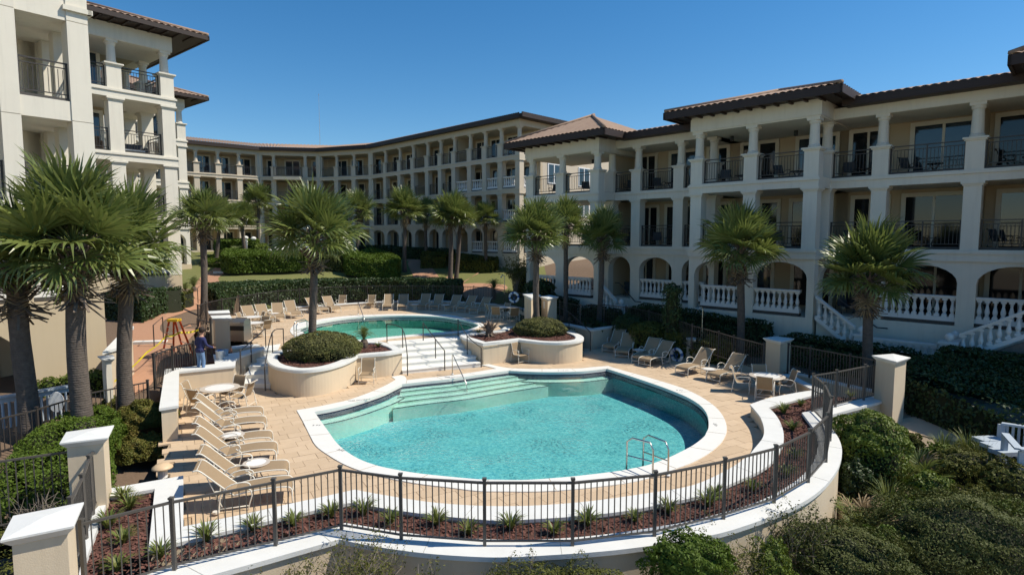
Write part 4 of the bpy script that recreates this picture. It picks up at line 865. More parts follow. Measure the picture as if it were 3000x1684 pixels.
# far pavilion
t3 = [-5.2, -2.5, -1.9 + .3, -.02]
t3 = [-5.4, -2.7, -.02]
block(F3, t3, 0, ZL, ['arch', 'square', 'square', 'round'], 15.95, 2.8, lambda i, k: 'bal' if i == 0 else 'iron', m='white', inner='tan', pw=.62, dw=1.8, blue=True)
slabbox(F3, -6, .3, -.32, .33, 16.01, 16.6, 'white', 'frieze'); slabbox(F3, -6, .3, -.3, 6, 1.6, 3.98, 'tan', 'plinth'); hip(F3, -9, 1.7, -1.2, 7, 16.86, 1.4, hipA=False, ft=.22)
for i, z in enumerate(ZL):
    fs_ = Frame(Lb_, F3.world(-.02, 0)[:2], AL + math.pi / 2)
    F3.put('pillar', square_pillar(2.6, .6), (-.02, 2.8, z)); iron_rail(fs_, .33, 2.5, 0, z + .1, single=False)

KL = 1.17; Lb_.location = Vector((0, 0, H)) + (Lb_.location - Vector((0, 0, H))) * KL; Lb_.scale = (KL,) * 3
# ------------------------------------------------------------------ pillars
def pillar(label, corners_px, ztop, zbot, over=.1, m='cream', name='gate_pillar'):
    poly = GP(corners_px, ztop); root = thing(name, label, 'pillar', (*poly[0], zbot)); r = root.location
    loc = [(p[0] - r.x, p[1] - r.y) for p in poly]; body = offset(loc, -over)
    mb = MB(); mb.prism(body, 0, ztop - .16 - zbot); ob('shaft', mb.mesh('pillar_shaft', M[m]), root)
    mb = MB(); t = ztop - zbot; A = offset(loc, -over); B = loc; C = offset(loc, -.03); n = len(A)
    rings = [[(p[0], p[1], t - .16) for p in ccw(offset(loc, -over + .01))], [(p[0], p[1], t - .05) for p in ccw(B)], [(p[0], p[1], t - .02) for p in ccw(B)]]
    c = (sum(p[0] for p in B) / n, sum(p[1] for p in B) / n, t + .035)
    for a, b in zip(rings[:-1], rings[1:]): mb.strip(a, b, 0, True)
    k = len(mb.v); mb.v += rings[-1] + [c]; mb.f += [(k + i, k + (i + 1) % n, k + n) for i in range(n)]; mb.m += [0] * n
    k = len(mb.v); mb.v += rings[0]; mb.f.append(tuple(k + i for i in reversed(range(n)))); mb.m.append(0)
    ob('cap', mb.mesh('pillar_cap', M['cap']), root); return root
pillar('nearest big cream gate pillar with white cap at the lower left corner', [(0, 1579), (216, 1535.5), (245.5, 1466), (38, 1506)], 1.9, -1.2)
pillar('cream gate pillar with white cap beside the reddish hedge at left', [(174, 1295), (316, 1278.6), (334, 1242), (194, 1262)], 1.9, -1.0)
pillar('cream pillar with white cap behind the right dining set', [(2289, 1000), (2327, 990), (2274, 983), (2235, 988)], 1.75, -.3)
pillar('tall cream pillar with white cap at the right end of the fence', [(2627, 1057.7), (2668, 1045), (2617, 1034), (2554, 1039)], 1.95, -1.2)
pillar('cream pillar carrying the pool rules board beside the upper gate', [(1556, 872), (1585, 863), (1561, 857), (1531, 860)], 2.75, .8)
pillar('cream pillar with small sign right of the palm by the upper gate', [(1604, 874), (1637, 868), (1611, 863), (1580, 867)], 2.7, .8)
pillar('grey white pillar with white cap beside the gas grill', [(622, 931), (680, 931), (674, 921), (616, 923)], 2.35, .7)
pillar('white capped pillar behind the grill pillar at the fence', [(612, 917), (674, 915), (671, 907), (609, 910)], 2.35, .8)
pillar('slim white pillar by the brick path between the left palms', [(300, 1052), (337, 1047), (331, 1036.5), (285, 1041)], 2.0, .3, m='white')
# sloping side wall of the path stairs
sw = thing('stair_wall', 'sloping white side wall of the brick path stairs', 'wall'); a = G(303, 1030, 1.95); b = G(330, 960, 2.45); c = G(388, 958, 2.3)
mb = MB(); A = [G(300, 1031, 2.0), G(345, 1024, 2.0), G(392, 958, 2.45), G(375, 957, 2.45)]; zz = lambda x, y: 2.0 + .5 * max(0, min(1, (y - A[0][1]) / (A[3][1] - A[0][1])))
mb.prism(offset(A, -.06), .2, lambda x, y: zz(x, y) - .1); ob('wall', mb.mesh('sw_body', M['cream']), sw); mb = MB(); mb.prism(A, lambda x, y: zz(x, y) - .1, zz, bot=True); ob('cap', mb.mesh('sw_cap', M['cap']), sw)

# ------------------------------------------------------------------ iron fences
def fence(label, posts, h=1.2, sep=.125, single=True, m='iron', group='dark metal pool fences', extra=None):
    """posts: (x, y, base z)"""
    root = thing('metal_fence', label, 'fence', posts[0], 0, group); o = Vector(posts[0]); mm = M[m]
    pm_ = cached(('fpost', h, m), lambda: (lambda q: (q.bx(-.03, .03, -.03, .03, -.05, h + .02), q.bx(-.04, .04, -.04, .04, h + .02, h + .05), q)[2])(MB()).mesh('fence_post', mm))
    pk = cached(('pick', h, m), lambda: (lambda q: (q.bx(-.009, .009, -.009, .009, .07, h - .05), q)[1])(MB()).mesh('picket', mm))
    for p in posts: ob('post', pm_, root, Vector(p) - o)
    acc = MB()
    for a, b in zip(posts[:-1], posts[1:]):
        a, b = Vector(a) - o, Vector(b) - o; d = b - a
        for z, w_, hh in ((h - .04, .045, .04), (.09, .035, .03)): bar('rail', a + Vector((0, 0, z)), b + Vector((0, 0, z)), w_, hh, mm, root)
        n = max(1, round(math.hypot(d.x, d.y) / sep)); an = math.atan2(d.y, d.x)
        for k in range(1, n):
            p = a + d * (k / n)
            if single: ob('picket', pk, root, p, an)
            else: acc.box((p.x, p.y, p.z + h / 2), (.018, .018, h - .12), an)
    if not single: stuff(ob('pickets', acc.mesh('pickets', mm), root))
    return root
front = [G(244, 1745, ZB)] + GP([(436, 1700), (498 + 320 - 320, 1684)], ZB)[1:1]
fp = GP([(246, 1740), (505, 1672)], ZB)
frontpx = [(251, 1748), (512, 1668), (808, 1597), (1001, 1550), (1176, 1579), (1420, 1597), (1677, 1597), (1917, 1569), (2119, 1519), (2267, 1472), (2367, 1412.5), (2419, 1353), (2431, 1291), (2412, 1239), (2379, 1205)]
FPTS = [G3(x, y, ZB) for x, y in frontpx]
fence('dark metal fence along the white cap at the front, bending round the pool', FPTS, 1.22, .118, m='iron2')
cor = G3(2379, 1205, ZB)
fence('dark metal fence from the rounded corner to the tall right pillar', [cor, G3(2447, 1192, ZB), G3(2530, 1171.5, ZB), G3(2583, 1160, ZB)], 1.22, .125, m='iron2')
fence('shaded dark metal fence between the two right pillars', [G3(2307, 1091, ZB), G3(2371, 1103, ZB), G3(2487, 1130, ZB), G3(2560, 1146, ZB)], 1.2, .125)
fence('dark fence panel seen edge on between the two near left pillars', [(-9.0, 12.42, .42), (-8.5, 11.45, .42), (-7.95, 10.5, .42), (-7.45, 9.55, .42)], 1.2, .118, m='iron2')
fence('dark metal fence running left from the second near pillar before the green shrubs', [(-9.25, 12.1, .1), (-10.9, 11.2, .1), (-12.6, 10.3, .1)], 1.45, .14, m='iron2')
def tops(lst, z, h): return [(*G(x, y, z), z - h) for x, y in lst]
bf = tops([(579, 894), (603, 885), (649, 875), (700, 867.5), (755, 858), (814, 850), (876.5, 846), (941.6, 841), (1009.4, 838), (1076, 836.6), (1142, 836), (1207.6, 836), (1268, 836), (1327.6, 836.6), (1388, 839), (1440.7, 841.5), (1490, 851), (1532, 858.5)], 2.45, 1.2)
fence('long dark metal fence behind the upper pool against the hedge', bf, 1.2, .14, single=False)
fr_ = [(*G(x, y, z), z - 1.2) for x, y, z in ((1640, 882, 2.25), (1700, 893, 2.2), (1770, 891, 2.15), (1834, 897, 2.1), (1902, 910, 2.05), (1964, 927, 1.95), (2028, 951, 1.85), (2106, 972, 1.75), (2150, 985, 1.7), (2238, 1006, 1.68))]
fence('shaded dark metal fence among the hedges below the right building', fr_, 1.2, .14, single=False)
fence('low dark metal fence behind the three left palms', tops([(-10, 1225), (107, 1196), (264, 1147.5), (432, 1116)], 1.2, 1.0), 1.0, .14)
fence('dark metal fence between the brick path and the planting bed', tops([(449, 1038), (504, 1016), (567, 1001), (600, 997)], 1.95, 1.2), 1.2, .12)
gate = thing('metal_gate', 'dark metal gate standing open behind the man', 'gate', (*G(584, 1040, .85), .85)); ga = Vector(G3(582, 1030, .85)); gbv = Vector(G3(621, 1045, .85)); gate.location = ga
for k in range(2): bar('rail', Vector((0, 0, .1 + 1.4 * k)), gbv - ga + Vector((0, 0, .1 + 1.4 * k)), .04, .04, M['iron'], gate)
for k in range(2): bar('rail', Vector((0, 0, 1.05)) if k else Vector((0, 0, 0)), (gbv - ga) + Vector((0, 0, 1.05)) if k else Vector((0, 0, 1.55)), .04, .04, M['iron'], gate)
for k in range(9): p = (gbv - ga) * (k / 8); bar('bar', p + Vector((0, 0, .1)), p + Vector((0, 0, 1.5)), .018, .018, M['iron'], gate)
bar('post', gbv - ga, gbv - ga + Vector((0, 0, 1.7)), .06, .06, M['iron'], gate)

# ------------------------------------------------------------------ foliage
def leafquads(P, N, s, flat=.55, aspect=.5):
    k = len(P); n = N + rng.normal(0, flat, (k, 3)); n /= np.linalg.norm(n, axis=1, keepdims=True) + 1e-9
    r = rng.normal(0, 1, (k, 3)); t = np.cross(n, r); t /= np.linalg.norm(t, axis=1, keepdims=True) + 1e-9; b = np.cross(n, t)
    L_ = (s * rng.uniform(.6, 1.4, k))[:, None]; W_ = L_ * aspect
    return np.stack([P + t * L_, P + b * W_, P - t * L_, P - b * W_], 1).reshape(-1, 3)
def wob(P, f=1.0, seed=0):
    return (np.sin(P[:, 0] * 2.1 * f + seed) * np.sin(P[:, 1] * 2.7 * f + 1.3 * seed) + np.sin(P[:, 0] * 5.3 * f + 2 * seed + P[:, 2] * 4 * f) * .5 * np.sin(P[:, 1] * 4.1 * f - seed) + .4 * np.sin(P[:, 2] * 7 * f + P[:, 0] * 3 * f))
def foliage(name, label, cat, P, N, s, m, coremb, group=None, flat=.55, aspect=.5, parent=None):
    V = leafquads(P, N, s, flat, aspect); nq = len(P); cv = np.array(coremb.v, float).reshape(-1, 3) if coremb.v else np.zeros((0, 3))
    F1_ = np.arange(nq * 4).reshape(-1, 4); F2_ = []
    for f in coremb.f: F2_.append(f if len(f) == 4 else (f + (f[-1],) if len(f) == 3 else f[:4]))
    F2_ = np.array(F2_, int).reshape(-1, 4) + nq * 4
    tri = [f for f in coremb.f if len(f) != 4]
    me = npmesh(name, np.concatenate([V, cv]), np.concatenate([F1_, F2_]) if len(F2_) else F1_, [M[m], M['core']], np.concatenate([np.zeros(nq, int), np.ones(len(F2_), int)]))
    o = ob(name, me, parent)
    if label: tag(o, label, cat, group)
    return o
def hedge(name, label, poly, h, m, dens=220, s=.07, zf=None, rnd=.18, group=None, cat='hedge', wobble=.05, seed=1.0, zoff=0.0):
    poly = smooth(ccw(poly), True, 4, 75); P2 = np.array([p[:2] for p in poly]); lo, hi = P2.min(0), P2.max(0)
    gz = (lambda x, y: np.asarray(T(x, y)) + zoff) if zf is None else (lambda x, y: np.full(np.shape(x), float(zf)))
    A = abs(area2(poly)) / 2; n = int(A * dens); pts = rng.uniform(lo, hi, (int(n * np.prod(hi - lo) / max(A, .01)) + 10, 2)); pts = pts[inside(pts, poly)]
    d = edist(pts, poly); drop = rnd * (1 - np.clip(d / rnd, 0, 1)) ** 2
    z = np.where(gz(pts[:, 0], pts[:, 1]) < -2, h * 0 + (zf or 0), gz(pts[:, 0], pts[:, 1])) + h - drop
    top = np.stack([pts[:, 0], pts[:, 1], z], 1); top[:, 2] += wobble * wob(top, 1.0, seed) - abs(rng.normal(0, .04, len(top)))
    NT = np.tile([0, 0, 1.0], (len(top), 1))
    seg = np.diff(np.vstack([P2, P2[:1]]), axis=0); ln = np.hypot(*seg.T); per = ln.sum(); k = int(per * h * dens); c = np.cumsum(ln); u = rng.uniform(0, per, k); i = np.searchsorted(c, u).clip(0, len(ln) - 1)
    t = 1 - (c[i] - u) / np.maximum(ln[i], 1e-6); q = P2[i] + seg[i] * t[:, None]; nn = np.stack([seg[i][:, 1], -seg[i][:, 0]], 1) / np.maximum(ln[i], 1e-6)[:, None]
    zz = rng.uniform(0, 1, k) * (h - rnd * .4); S = np.concatenate([q, (gz(q[:, 0], q[:, 1]) + zz)[:, None]], 1); off = wobble * wob(S, 1.2, seed + 2) - abs(rng.normal(0, .05, k)); S[:, :2] += nn * off[:, None]
    NS = np.concatenate([nn, np.full((k, 1), .25)], 1); PP = np.concatenate([top, S]); NN = np.concatenate([NT, NS])
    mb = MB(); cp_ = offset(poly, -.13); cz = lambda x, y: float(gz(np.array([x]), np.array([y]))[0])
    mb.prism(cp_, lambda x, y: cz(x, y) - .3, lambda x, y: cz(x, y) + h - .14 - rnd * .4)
    return foliage(name, label, cat, PP, NN, s, m, mb, group)
def shrub(name, label, c, r, m, n=2500, s=.06, zg=None, group=None, cat='shrub', rough=.12, seed=1.0, power=1.0, flat=.6, aspect=.5, parent=None, low=.0):
    """a rounded mass: c centre of the widest part, r radii, foliage reaching down to zg"""
    c = np.array(c, float); r = np.array(r, float); zg = c[2] - r[2] if zg is None else zg
    u = rng.normal(0, 1, (n, 3)); u /= np.linalg.norm(u, axis=1, keepdims=True); u[:, 2] = np.abs(u[:, 2]); ns = int(n * .35 * max(.3, (c[2] - zg) / max(r[2], .1)))
    rad = 1 + rough * wob(u * 2.2, 1, seed) - np.abs(rng.normal(0, .06, n)); top = c + u * r * rad[:, None]
    a = rng.uniform(0, 2 * math.pi, ns); v = np.stack([np.cos(a), np.sin(a), np.zeros(ns)], 1); rad = 1 + rough * wob(v * 2.2 + [0, 0, 0], 1, seed) - np.abs(rng.normal(0, .06, ns)); f = rng.uniform(0, 1, ns)
    side = c + v * r * (rad * (1 - .18 * (1 - f) ** 2))[:, None]; side[:, 2] = zg + f * (c[2] - zg); PP = np.concatenate([top, side]); NN = np.concatenate([u / r * r.mean(), v + [0, 0, .2]])
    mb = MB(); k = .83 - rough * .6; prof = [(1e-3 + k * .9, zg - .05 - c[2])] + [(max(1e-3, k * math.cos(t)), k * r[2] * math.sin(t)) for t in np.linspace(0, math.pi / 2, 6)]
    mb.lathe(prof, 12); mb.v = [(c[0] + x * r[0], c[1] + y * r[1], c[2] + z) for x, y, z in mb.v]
    return foliage(name, label, cat, PP, NN, s, m, mb, group, flat, aspect, parent)
def spx(name, label, px, py, rx, ry, Y, m, zg=None, n=2500, s=.06, ky=1.0, **k):
    """rounded shrub from its outline: centre px, half sizes in photo points, at distance Y"""
    x, y, z = AT(px, py, Y); u = Y / F; return shrub(name, label, (x, y, z), (rx * u, rx * u * ky, ry * u), m, n, s, Tz(x, y) - .05 if zg is None else zg, **k)
# --- planter shrubs
spx('mounded_shrub', 'big mounded olive green shrub around the foot of the central palm', 945, 1022, 115, 52, 24.6, 'leafG', ZW - .1, 14000, .035, .8, rough=.05, flat=.9)
spx('mounded_shrub', 'mounded olive green shrub around the palm in the right planter', 1583, 967, 80, 38, 30.6, 'leafG', ZW - .1, 9000, .042, .75, rough=.06, flat=.9)
# --- left garden
hedge('clipped_hedge', 'glossy dark hedge against the left building beside the brick path', [GT(294, 935)[:2], GT(420, 948)[:2], GT(533, 908)[:2], (-19.9, 33.4), (-20.3, 31.2)], 1.55, 'leafB', 260, .07, group=None)
hedge('clipped_hedge', 'small rounded hedge at the right end of the dark left hedge', [GT(535, 905)[:2], GT(565, 890)[:2], (-20.6, 36.5), (-21.4, 34.6)], 1.1, 'leafC', 240, .07)
Gz = lambda px, py, z: G(px, py, z)
gB = 'bronze tipped shrubs left of the terrace wall'
for px, py, rx, ry, Y, n_, lab in [(345, 1205, 62, 42, 19.6, 3200, 'green bronze shrub behind the right near palm trunk'), (425, 1235, 85, 62, 18.6, 6500, 'large bronze tipped shrub beside the end of the thick wall'), (455, 1330, 62, 62, 17.2, 4200, 'bronze tipped shrub at the left edge of the deck'), (392, 1340, 62, 72, 16.9, 4200, 'bronze green shrub right of the second near pillar'), (320, 1290, 52, 62, 17.6, 3000, 'dark green shrub just behind the second near pillar')]:
    spx('bronze_shrub', lab, px, py, rx, ry, Y, 'leafD' if 'dark' not in lab else 'leafA', .05, n_ * 2, .036, .85, group=gB, rough=.14, seed=px * .1)
hedge('low_shrubs', 'green shrubs under the three left palms', [Gz(30, 1290, .9), Gz(150, 1215, .9), Gz(260, 1165, .95), Gz(345, 1190, .9), Gz(330, 1262, .9), Gz(200, 1290, .8), Gz(60, 1340, .8)], .75, 'leafA', 560, .036, zf=.15, rnd=.3, cat='shrub', wobble=.08, seed=5)
hedge('low_shrubs', 'shady green shrubs behind the left pillar and fence', [Gz(10, 1330, .8), Gz(175, 1290, .8), Gz(330, 1268, .8), Gz(335, 1400, .4), Gz(210, 1430, .4), Gz(0, 1480, .4)], .85, 'leafA', 520, .038, zf=.0, rnd=.3, cat='shrub', wobble=.09, seed=8)
for px, py, n_, lab in [(145, 1128, 500, 'leftmost flowering bush at the foot of the left building'), (205, 1118, 300, 'small flowering bush half hidden by the middle left palm'), (275, 1105, 500, 'flowering bush right of the middle left palm')]:
    spx('flowering_bush', lab, px, py, 36 if n_ > 400 else 22, 22, 21.0, 'leafF', .3, n_, .05, cat='bush', rough=.25, group='flowering bushes at the left wall')
mb = MB(); 
# --- hedges beyond the upper pool
def H3(px, py, z): return G(px, py, z)
hedge('clipped_hedge', 'long clipped hedge behind the upper pool fence', [H3(640, 905, 1.5), H3(700, 893, 1.4), H3(860, 878, 1.35), H3(1060, 868, 1.35), H3(1280, 866, 1.4), H3(1348, 868, 1.45), (-4.4, 48.5), (-9, 49.2), (-16, 48.6), (-21.5, 45.5), (-22.6, 43)], 1.55, 'leafB', 210, .09, zf=1.15, seed=2)
hedge('clipped_hedge', 'bright green clipped hedge left of centre below the courtyard stairs', [AT(655, 838, 49.5)[:2], AT(765, 845, 49.8)[:2], AT(900, 845, 50.5)[:2], AT(905, 800, 53.5)[:2], AT(780, 790, 54)[:2], AT(662, 785, 55.5)[:2]], 1.5, 'leafA', 240, .09, group='bright green hedges of the courtyard', zoff=.25, seed=4)
hedge('clipped_hedge', 'bright green clipped hedge right of centre near the courtyard path', [AT(1012, 825, 51)[:2], AT(1160, 825, 51.5)[:2], AT(1170, 790, 55)[:2], AT(1080, 780, 57)[:2], AT(1060, 790, 55)[:2], AT(1010, 800, 53)[:2]], 1.45, 'leafA', 240, .09, group='bright green hedges of the courtyard', zoff=.3, seed=6)
hedge('clipped_hedge', 'dull purple brown low hedge between the two bright green hedges', [AT(906, 820, 51.5)[:2], AT(1010, 820, 51.8)[:2], AT(1015, 800, 53)[:2], AT(906, 800, 53)[:2]], 1.25, 'leafE', 200, .08, zoff=.1)
hedge('clipped_hedge', 'upper dark hedge left of the courtyard stairs', [AT(632, 725, 63)[:2], AT(750, 735, 63)[:2], AT(752, 715, 66)[:2], AT(640, 705, 67)[:2]], 1.5, 'leafA', 150, .11, zoff=.4)
hedge('clipped_hedge', 'sunlit sloping hedge beside the courtyard stairs', [AT(748, 750, 59.6)[:2], AT(784, 750, 59.8)[:2], AT(784, 715, 63.8)[:2], AT(748, 715, 63.5)[:2]], 1.3, 'leafF', 200, .1, zoff=.2)
hedge('clipped_hedge', 'upper hedge right of the courtyard stairs', [AT(930, 730, 62)[:2], AT(1030, 720, 63)[:2], AT(1034, 710, 66)[:2], AT(935, 705, 66)[:2]], 1.4, 'leafA', 150, .11, zoff=.3)
hedge('ground_cover', 'dark green ground cover slope left of the courtyard stairs', [AT(590, 760, 56)[:2], AT(640, 790, 54)[:2], AT(770, 770, 57.5)[:2], AT(745, 740, 61)[:2], AT(680, 730, 62)[:2], AT(600, 740, 61)[:2]], .55, 'leafA', 150, .1, cat='ground cover', rnd=.4, wobble=.12)
hedge('ground_cover', 'dark green ground cover slope right of the courtyard stairs', [AT(1000, 770, 57.5)[:2], AT(1080, 760, 58.5)[:2], AT(1060, 725, 63)[:2], AT(1000, 725, 63)[:2]], .6, 'leafA', 150, .1, cat='ground cover', rnd=.4, wobble=.12)
hedge('clipped_hedge', 'olive clipped hedge left part before the rear arcade', [AT(1232, 782, 57)[:2], AT(1305, 780, 57)[:2], AT(1312, 765, 59)[:2], AT(1238, 762, 59.5)[:2]], 1.25, 'leafC', 230, .09, group='olive hedges before the rear arcade')
hedge('clipped_hedge', 'olive clipped hedge right part before the rear arcade', [AT(1330, 780, 56)[:2], AT(1445, 780, 55.5)[:2], AT(1462, 765, 57)[:2], AT(1336, 762, 59)[:2]], 1.2, 'leafC', 230, .09, group='olive hedges before the rear arcade')
hedge('clipped_hedge', 'dark shaded hedge along the foot of the rear arcade', [AT(1060, 760, 64)[:2], AT(1310, 760, 60)[:2], AT(1320, 745, 61.5)[:2], AT(1060, 740, 67)[:2]], 1.2, 'leafB', 120, .1)
# --- shaded hedges below the right building
def RB(s, d): q = FR.world(s, d); return (q[0] * KR, q[1] * KR)
hedge('clipped_hedge', 'dark shaded hedge below the first balustrades of the right building', [RB(-22.3, -3.4), RB(-17.8, -3.2), RB(-17.8, -2.3), RB(-22.3, -2.3)], 1.0, 'leafB', 160, .07, zoff=.2)
hedge('clipped_hedge', 'round dark hedge in front of the small stair newel', [RB(-17.0, -3.4), RB(-14.7, -3.2), RB(-14.8, -2.2), RB(-17.0, -2.2)], 1.0, 'leafB', 160, .07)
hedge('clipped_hedge', 'tall dark shaded hedge in front of the middle arches', [RB(-13.6, -4.0), RB(-11, -4.1), RB(-8.2, -3.9), RB(-6.8, -3.6), RB(-6.8, -2.3), RB(-13.6, -2.2)], 1.75, 'leafB', 170, .07, rnd=.35)
hedge('clipped_hedge', 'rounded dark hedge by the stairs behind the right fence', [RB(-6.2, -4.0), RB(-3.4, -4.3), RB(-1.2, -3.8), RB(-1.2, -2.6), RB(-5.8, -2.5)], 1.35, 'leafB', 170, .07, rnd=.4)
hedge('clipped_hedge', 'black looking shaded hedge below the far right stairs', [RB(-.6, -4.2), RB(2.5, -4.6), RB(6, -4.4), RB(6, -2.4), RB(-.6, -2.4)], 1.7, 'leafB', 150, .08, rnd=.4)
hedge('low_shrubs', 'dark shrubs behind the wall of the ramp', [RB(-19.5, -7.2), RB(-15.0, -7.3), RB(-13.2, -6.7), RB(-13.2, -5.4), RB(-19.5, -5.0)], .95, 'leafB', 200, .06, rnd=.4, cat='shrub', wobble=.12)
for px, py, rx, ry, Y, lab, mm in [(1905, 968, 60, 26, 30.6, 'sunlit yellow tipped shrub behind the shaded loungers', 'leafC'), (1985, 985, 45, 22, 29.6, 'small yellow tipped shrub at the end of the wall with the lifebuoy', 'leafC'), (2085, 1030, 62, 45, 28.2, 'round green shrub beside the outdoor shower', 'leafC'), (1840, 950, 45, 30, 32.5, 'dark round shrub behind the corner of the ramp wall', 'leafB')]:
    spx('round_shrub', lab, px, py, rx, ry, Y, mm, None, 2600, .06, .8, rough=.12)
spx('round_shrub', 'slender dark bush before the middle arch of the right building', 1970, 858, 26, 26, 29.5, 'leafB', None, 700, .06, rough=.25)
spx('round_shrub', 'dark round shrub by the rear path near the upper shower', 1580, 845, 46, 26, 40, 'leafB', None, 1600, .08); spx('round_shrub', 'low green shrub behind the multi stemmed tree', 1535, 800, 34, 18, 47, 'leafC', None, 900, .09)
hedge('clipped_hedge', 'big black looking shaded hedge behind the tall right pillar', [G(2650, 1215, -.35), G(2850, 1275, -.35), G(3080, 1345, -.35), AT(3150, 1200, 21.5)[:2], AT(2900, 1150, 23.5)[:2], AT(2660, 1120, 24)[:2]], 1.5, 'leafB', 150, .07, rnd=.4)
# --- dune scrub at lower right
dune = spx
dune('scrub_bush', 'bright green bush against the retaining wall left of the tall right pillar', 2545, 1300, 105, 95, 16.4, 'leafF', -1.4, 7000, .042, rough=.14, cat='bush', seed=2)
dune('scrub_bush', 'dark low scrub bush below the bright green bush', 2500, 1420, 60, 80, 15.6, 'leafB', -1.5, 2500, .045, rough=.2, cat='bush', seed=3)
dune('scrub_oak', 'grey green scrub mass in the lower right corner', 2800, 1610, 300, 165, 12.6, 'leafE', -1.9, 26000, .030, .6, rough=.16, cat='bush', seed=5)
dune('scrub_oak', 'grey green scrub mass right of the curved retaining wall', 2470, 1640, 190, 95, 11.4, 'leafE', -1.9, 13000, .027, .7, rough=.2, cat='bush', seed=7)
dune('scrub_bush', 'yellow green bush under the curved wall near the bottom edge', 2260, 1690, 60, 110, 10.6, 'leafF', -1.8, 3000, .03, rough=.3, cat='bush', seed=4)
dune('scrub_bush', 'rounded yellow green bush below the front fence', 2020, 1655, 130, 95, 9.7, 'leafA', -1.8, 8000, .028, .6, rough=.2, cat='bush', seed=9)
dune('scrub_bush', 'dull green bush below the white wall right of centre', 1700, 1730, 130, 75, 9.3, 'leafC', -1.8, 3500, .024, .6, rough=.35, cat='bush', seed=11)
dune('scrub_bush', 'greyish bush at the bottom edge left of centre', 1530, 1735, 130, 75, 9.2, 'leafC', -1.8, 3000, .022, .6, rough=.35, cat='bush', seed=12)
dune('scrub_bush', 'green scrub patch on the sand beside the paved path', 2820, 1360, 90, 45, 16.5, 'leafC', -1.2, 2600, .04, .8, rough=.25, cat='bush', seed=13)
dune('scrub_bush', 'scrub patch at the right edge by the wooden steps', 2960, 1410, 90, 60, 15.2, 'leafC', -1.4, 2600, .04, .8, rough=.25, cat='bush', seed=15)
dune('scrub_bush', 'bright green scrub patch in front of the saw palmetto', 2720, 1440, 65, 55, 15.0, 'leafF', -1.4, 2200, .04, .8, rough=.2, cat='bush', seed=16)
dune('scrub_bush', 'fine dark scrub below the middle of the dune', 2660, 1530, 110, 60, 13.6, 'leafA', -1.5, 5000, .032, .7, rough=.2, cat='bush', seed=17)
hedge('low_shrubs', 'dry brownish scrub beside the nearest left pillar', [Gz(-60, 1500, .3), Gz(40, 1480, .3), Gz(120, 1560, .2), Gz(70, 1700, .2), Gz(-80, 1700, .2)], .7, 'leafC', 380, .03, zf=-.5, rnd=.3, cat='shrub', wobble=.12)
for px, py, rx, ry, Y, mm, sd, lab in [(2700, 1500, 55, 42, 14.2, 'leafF', 21, 'small bright yellow green scrub in the middle of the dune'), (2860, 1470, 80, 40, 14.4, 'leafC', 22, 'olive scrub clump below the wooden steps'), (2590, 1600, 60, 55, 12.3, 'leafA', 23, 'fresh green scrub near the foot of the curved wall'), (2930, 1520, 90, 45, 13.4, 'leafA', 24, 'fresh green scrub at the right edge'), (2780, 1570, 60, 40, 12.6, 'leafF', 25, 'bright leafy sprays on top of the grey green scrub'), (2400, 1590, 70, 45, 11.8, 'leafC', 26, 'olive scrub just right of the leggy dark bush'), (2660, 1300, 40, 30, 17.8, 'leafC', 27, 'scrubby tuft at the foot of the tall right pillar'), (2760, 1330, 45, 28, 17.2, 'leafF', 28, 'light green scrub at the end of the paved path')]:
    spx('scrub_bush', lab, px, py, rx, ry, Y, mm, -1.6, 2600, .034, .8, rough=.3, cat='bush', seed=sd, flat=.9)
# --- twigs and sparse bushes
def twigbush(label, c, h, spread, n, leafm, nl, s, name='twiggy_bush', seed=0, cat='bush', twigs=True):
    rr = random.Random(seed); root = thing(name, label, cat, c); mb = MB(); tips = []
    for _ in range(n):
        a = rr.uniform(0, 6.28); e = rr.uniform(.1, 1) * spread; p = [(0, 0, 0), (math.cos(a) * e * .3, math.sin(a) * e * .3, h * rr.uniform(.35, .5)), (math.cos(a) * e, math.sin(a) * e, h * rr.uniform(.6, 1.05))]; mb.tube(p, [.012, .008, .003], 4, caps=False)
        for _ in range(5):
            t = rr.uniform(.3, 1); q = Vector(p[1]).lerp(Vector(p[2]), t); d = Vector((rr.gauss(0, .5), rr.gauss(0, .5), rr.uniform(.1, .9))).normalized() * h * rr.uniform(.12, .3); mb.tube([q, q + d], [.005, .002], 3, caps=False); tips += [tuple(q + d * f) for f in (.2, .4, .6, .8, 1.0)]
    ob('stems', mb.mesh('stems', M['twig']), root)
    if nl:
        P = np.array([tips[rr.randrange(len(tips))] for _ in range(nl)]) + rng.normal(0, .035, (nl, 3)); stuff(ob('leaves', npmesh('leaves', leafquads(P, np.tile([0, 0, 1.], (nl, 1)), s, 1.0), np.arange(nl * 4).reshape(-1, 4), M[leafm]), root))
    return root
twigbush('twiggy olive bush with bare stems below the fence corner at centre left', (*AT(1060, 1690, 9.5)[:2], -.9), 1.75, .95, 40, 'leafC', 3600, .022, seed=2)
twigbush('twiggy olive bush below the white wall at lower left', (*AT(830, 1720, 9.3)[:2], -1.1), 1.5, .95, 34, 'leafC', 3000, .022, seed=3)
twigbush('straggly olive bush right of the twiggy bush at the bottom', (*AT(1240, 1720, 9.4)[:2], -1.0), 1.3, .7, 24, 'leafC', 1500, .022, seed=4)
twigbush('small bush with yellow green leaf tufts before the shaded wall', (*AT(1262, 1730, 9.0)[:2], -.6), .95, .18, 8, 'leafF', 700, .03, seed=6)
twigbush('sparse bush with upright shoots at the bottom centre', (*AT(1480, 1735, 9.3)[:2], -1.0), 1.5, .8, 30, 'leafC', 2200, .022, seed=7)
twigbush('thin bush reaching over the white wall near the curved corner', (*AT(2130, 1640, 10.3)[:2], -1.3), 1.75, .7, 26, 'leafC', 2200, .024, seed=8)
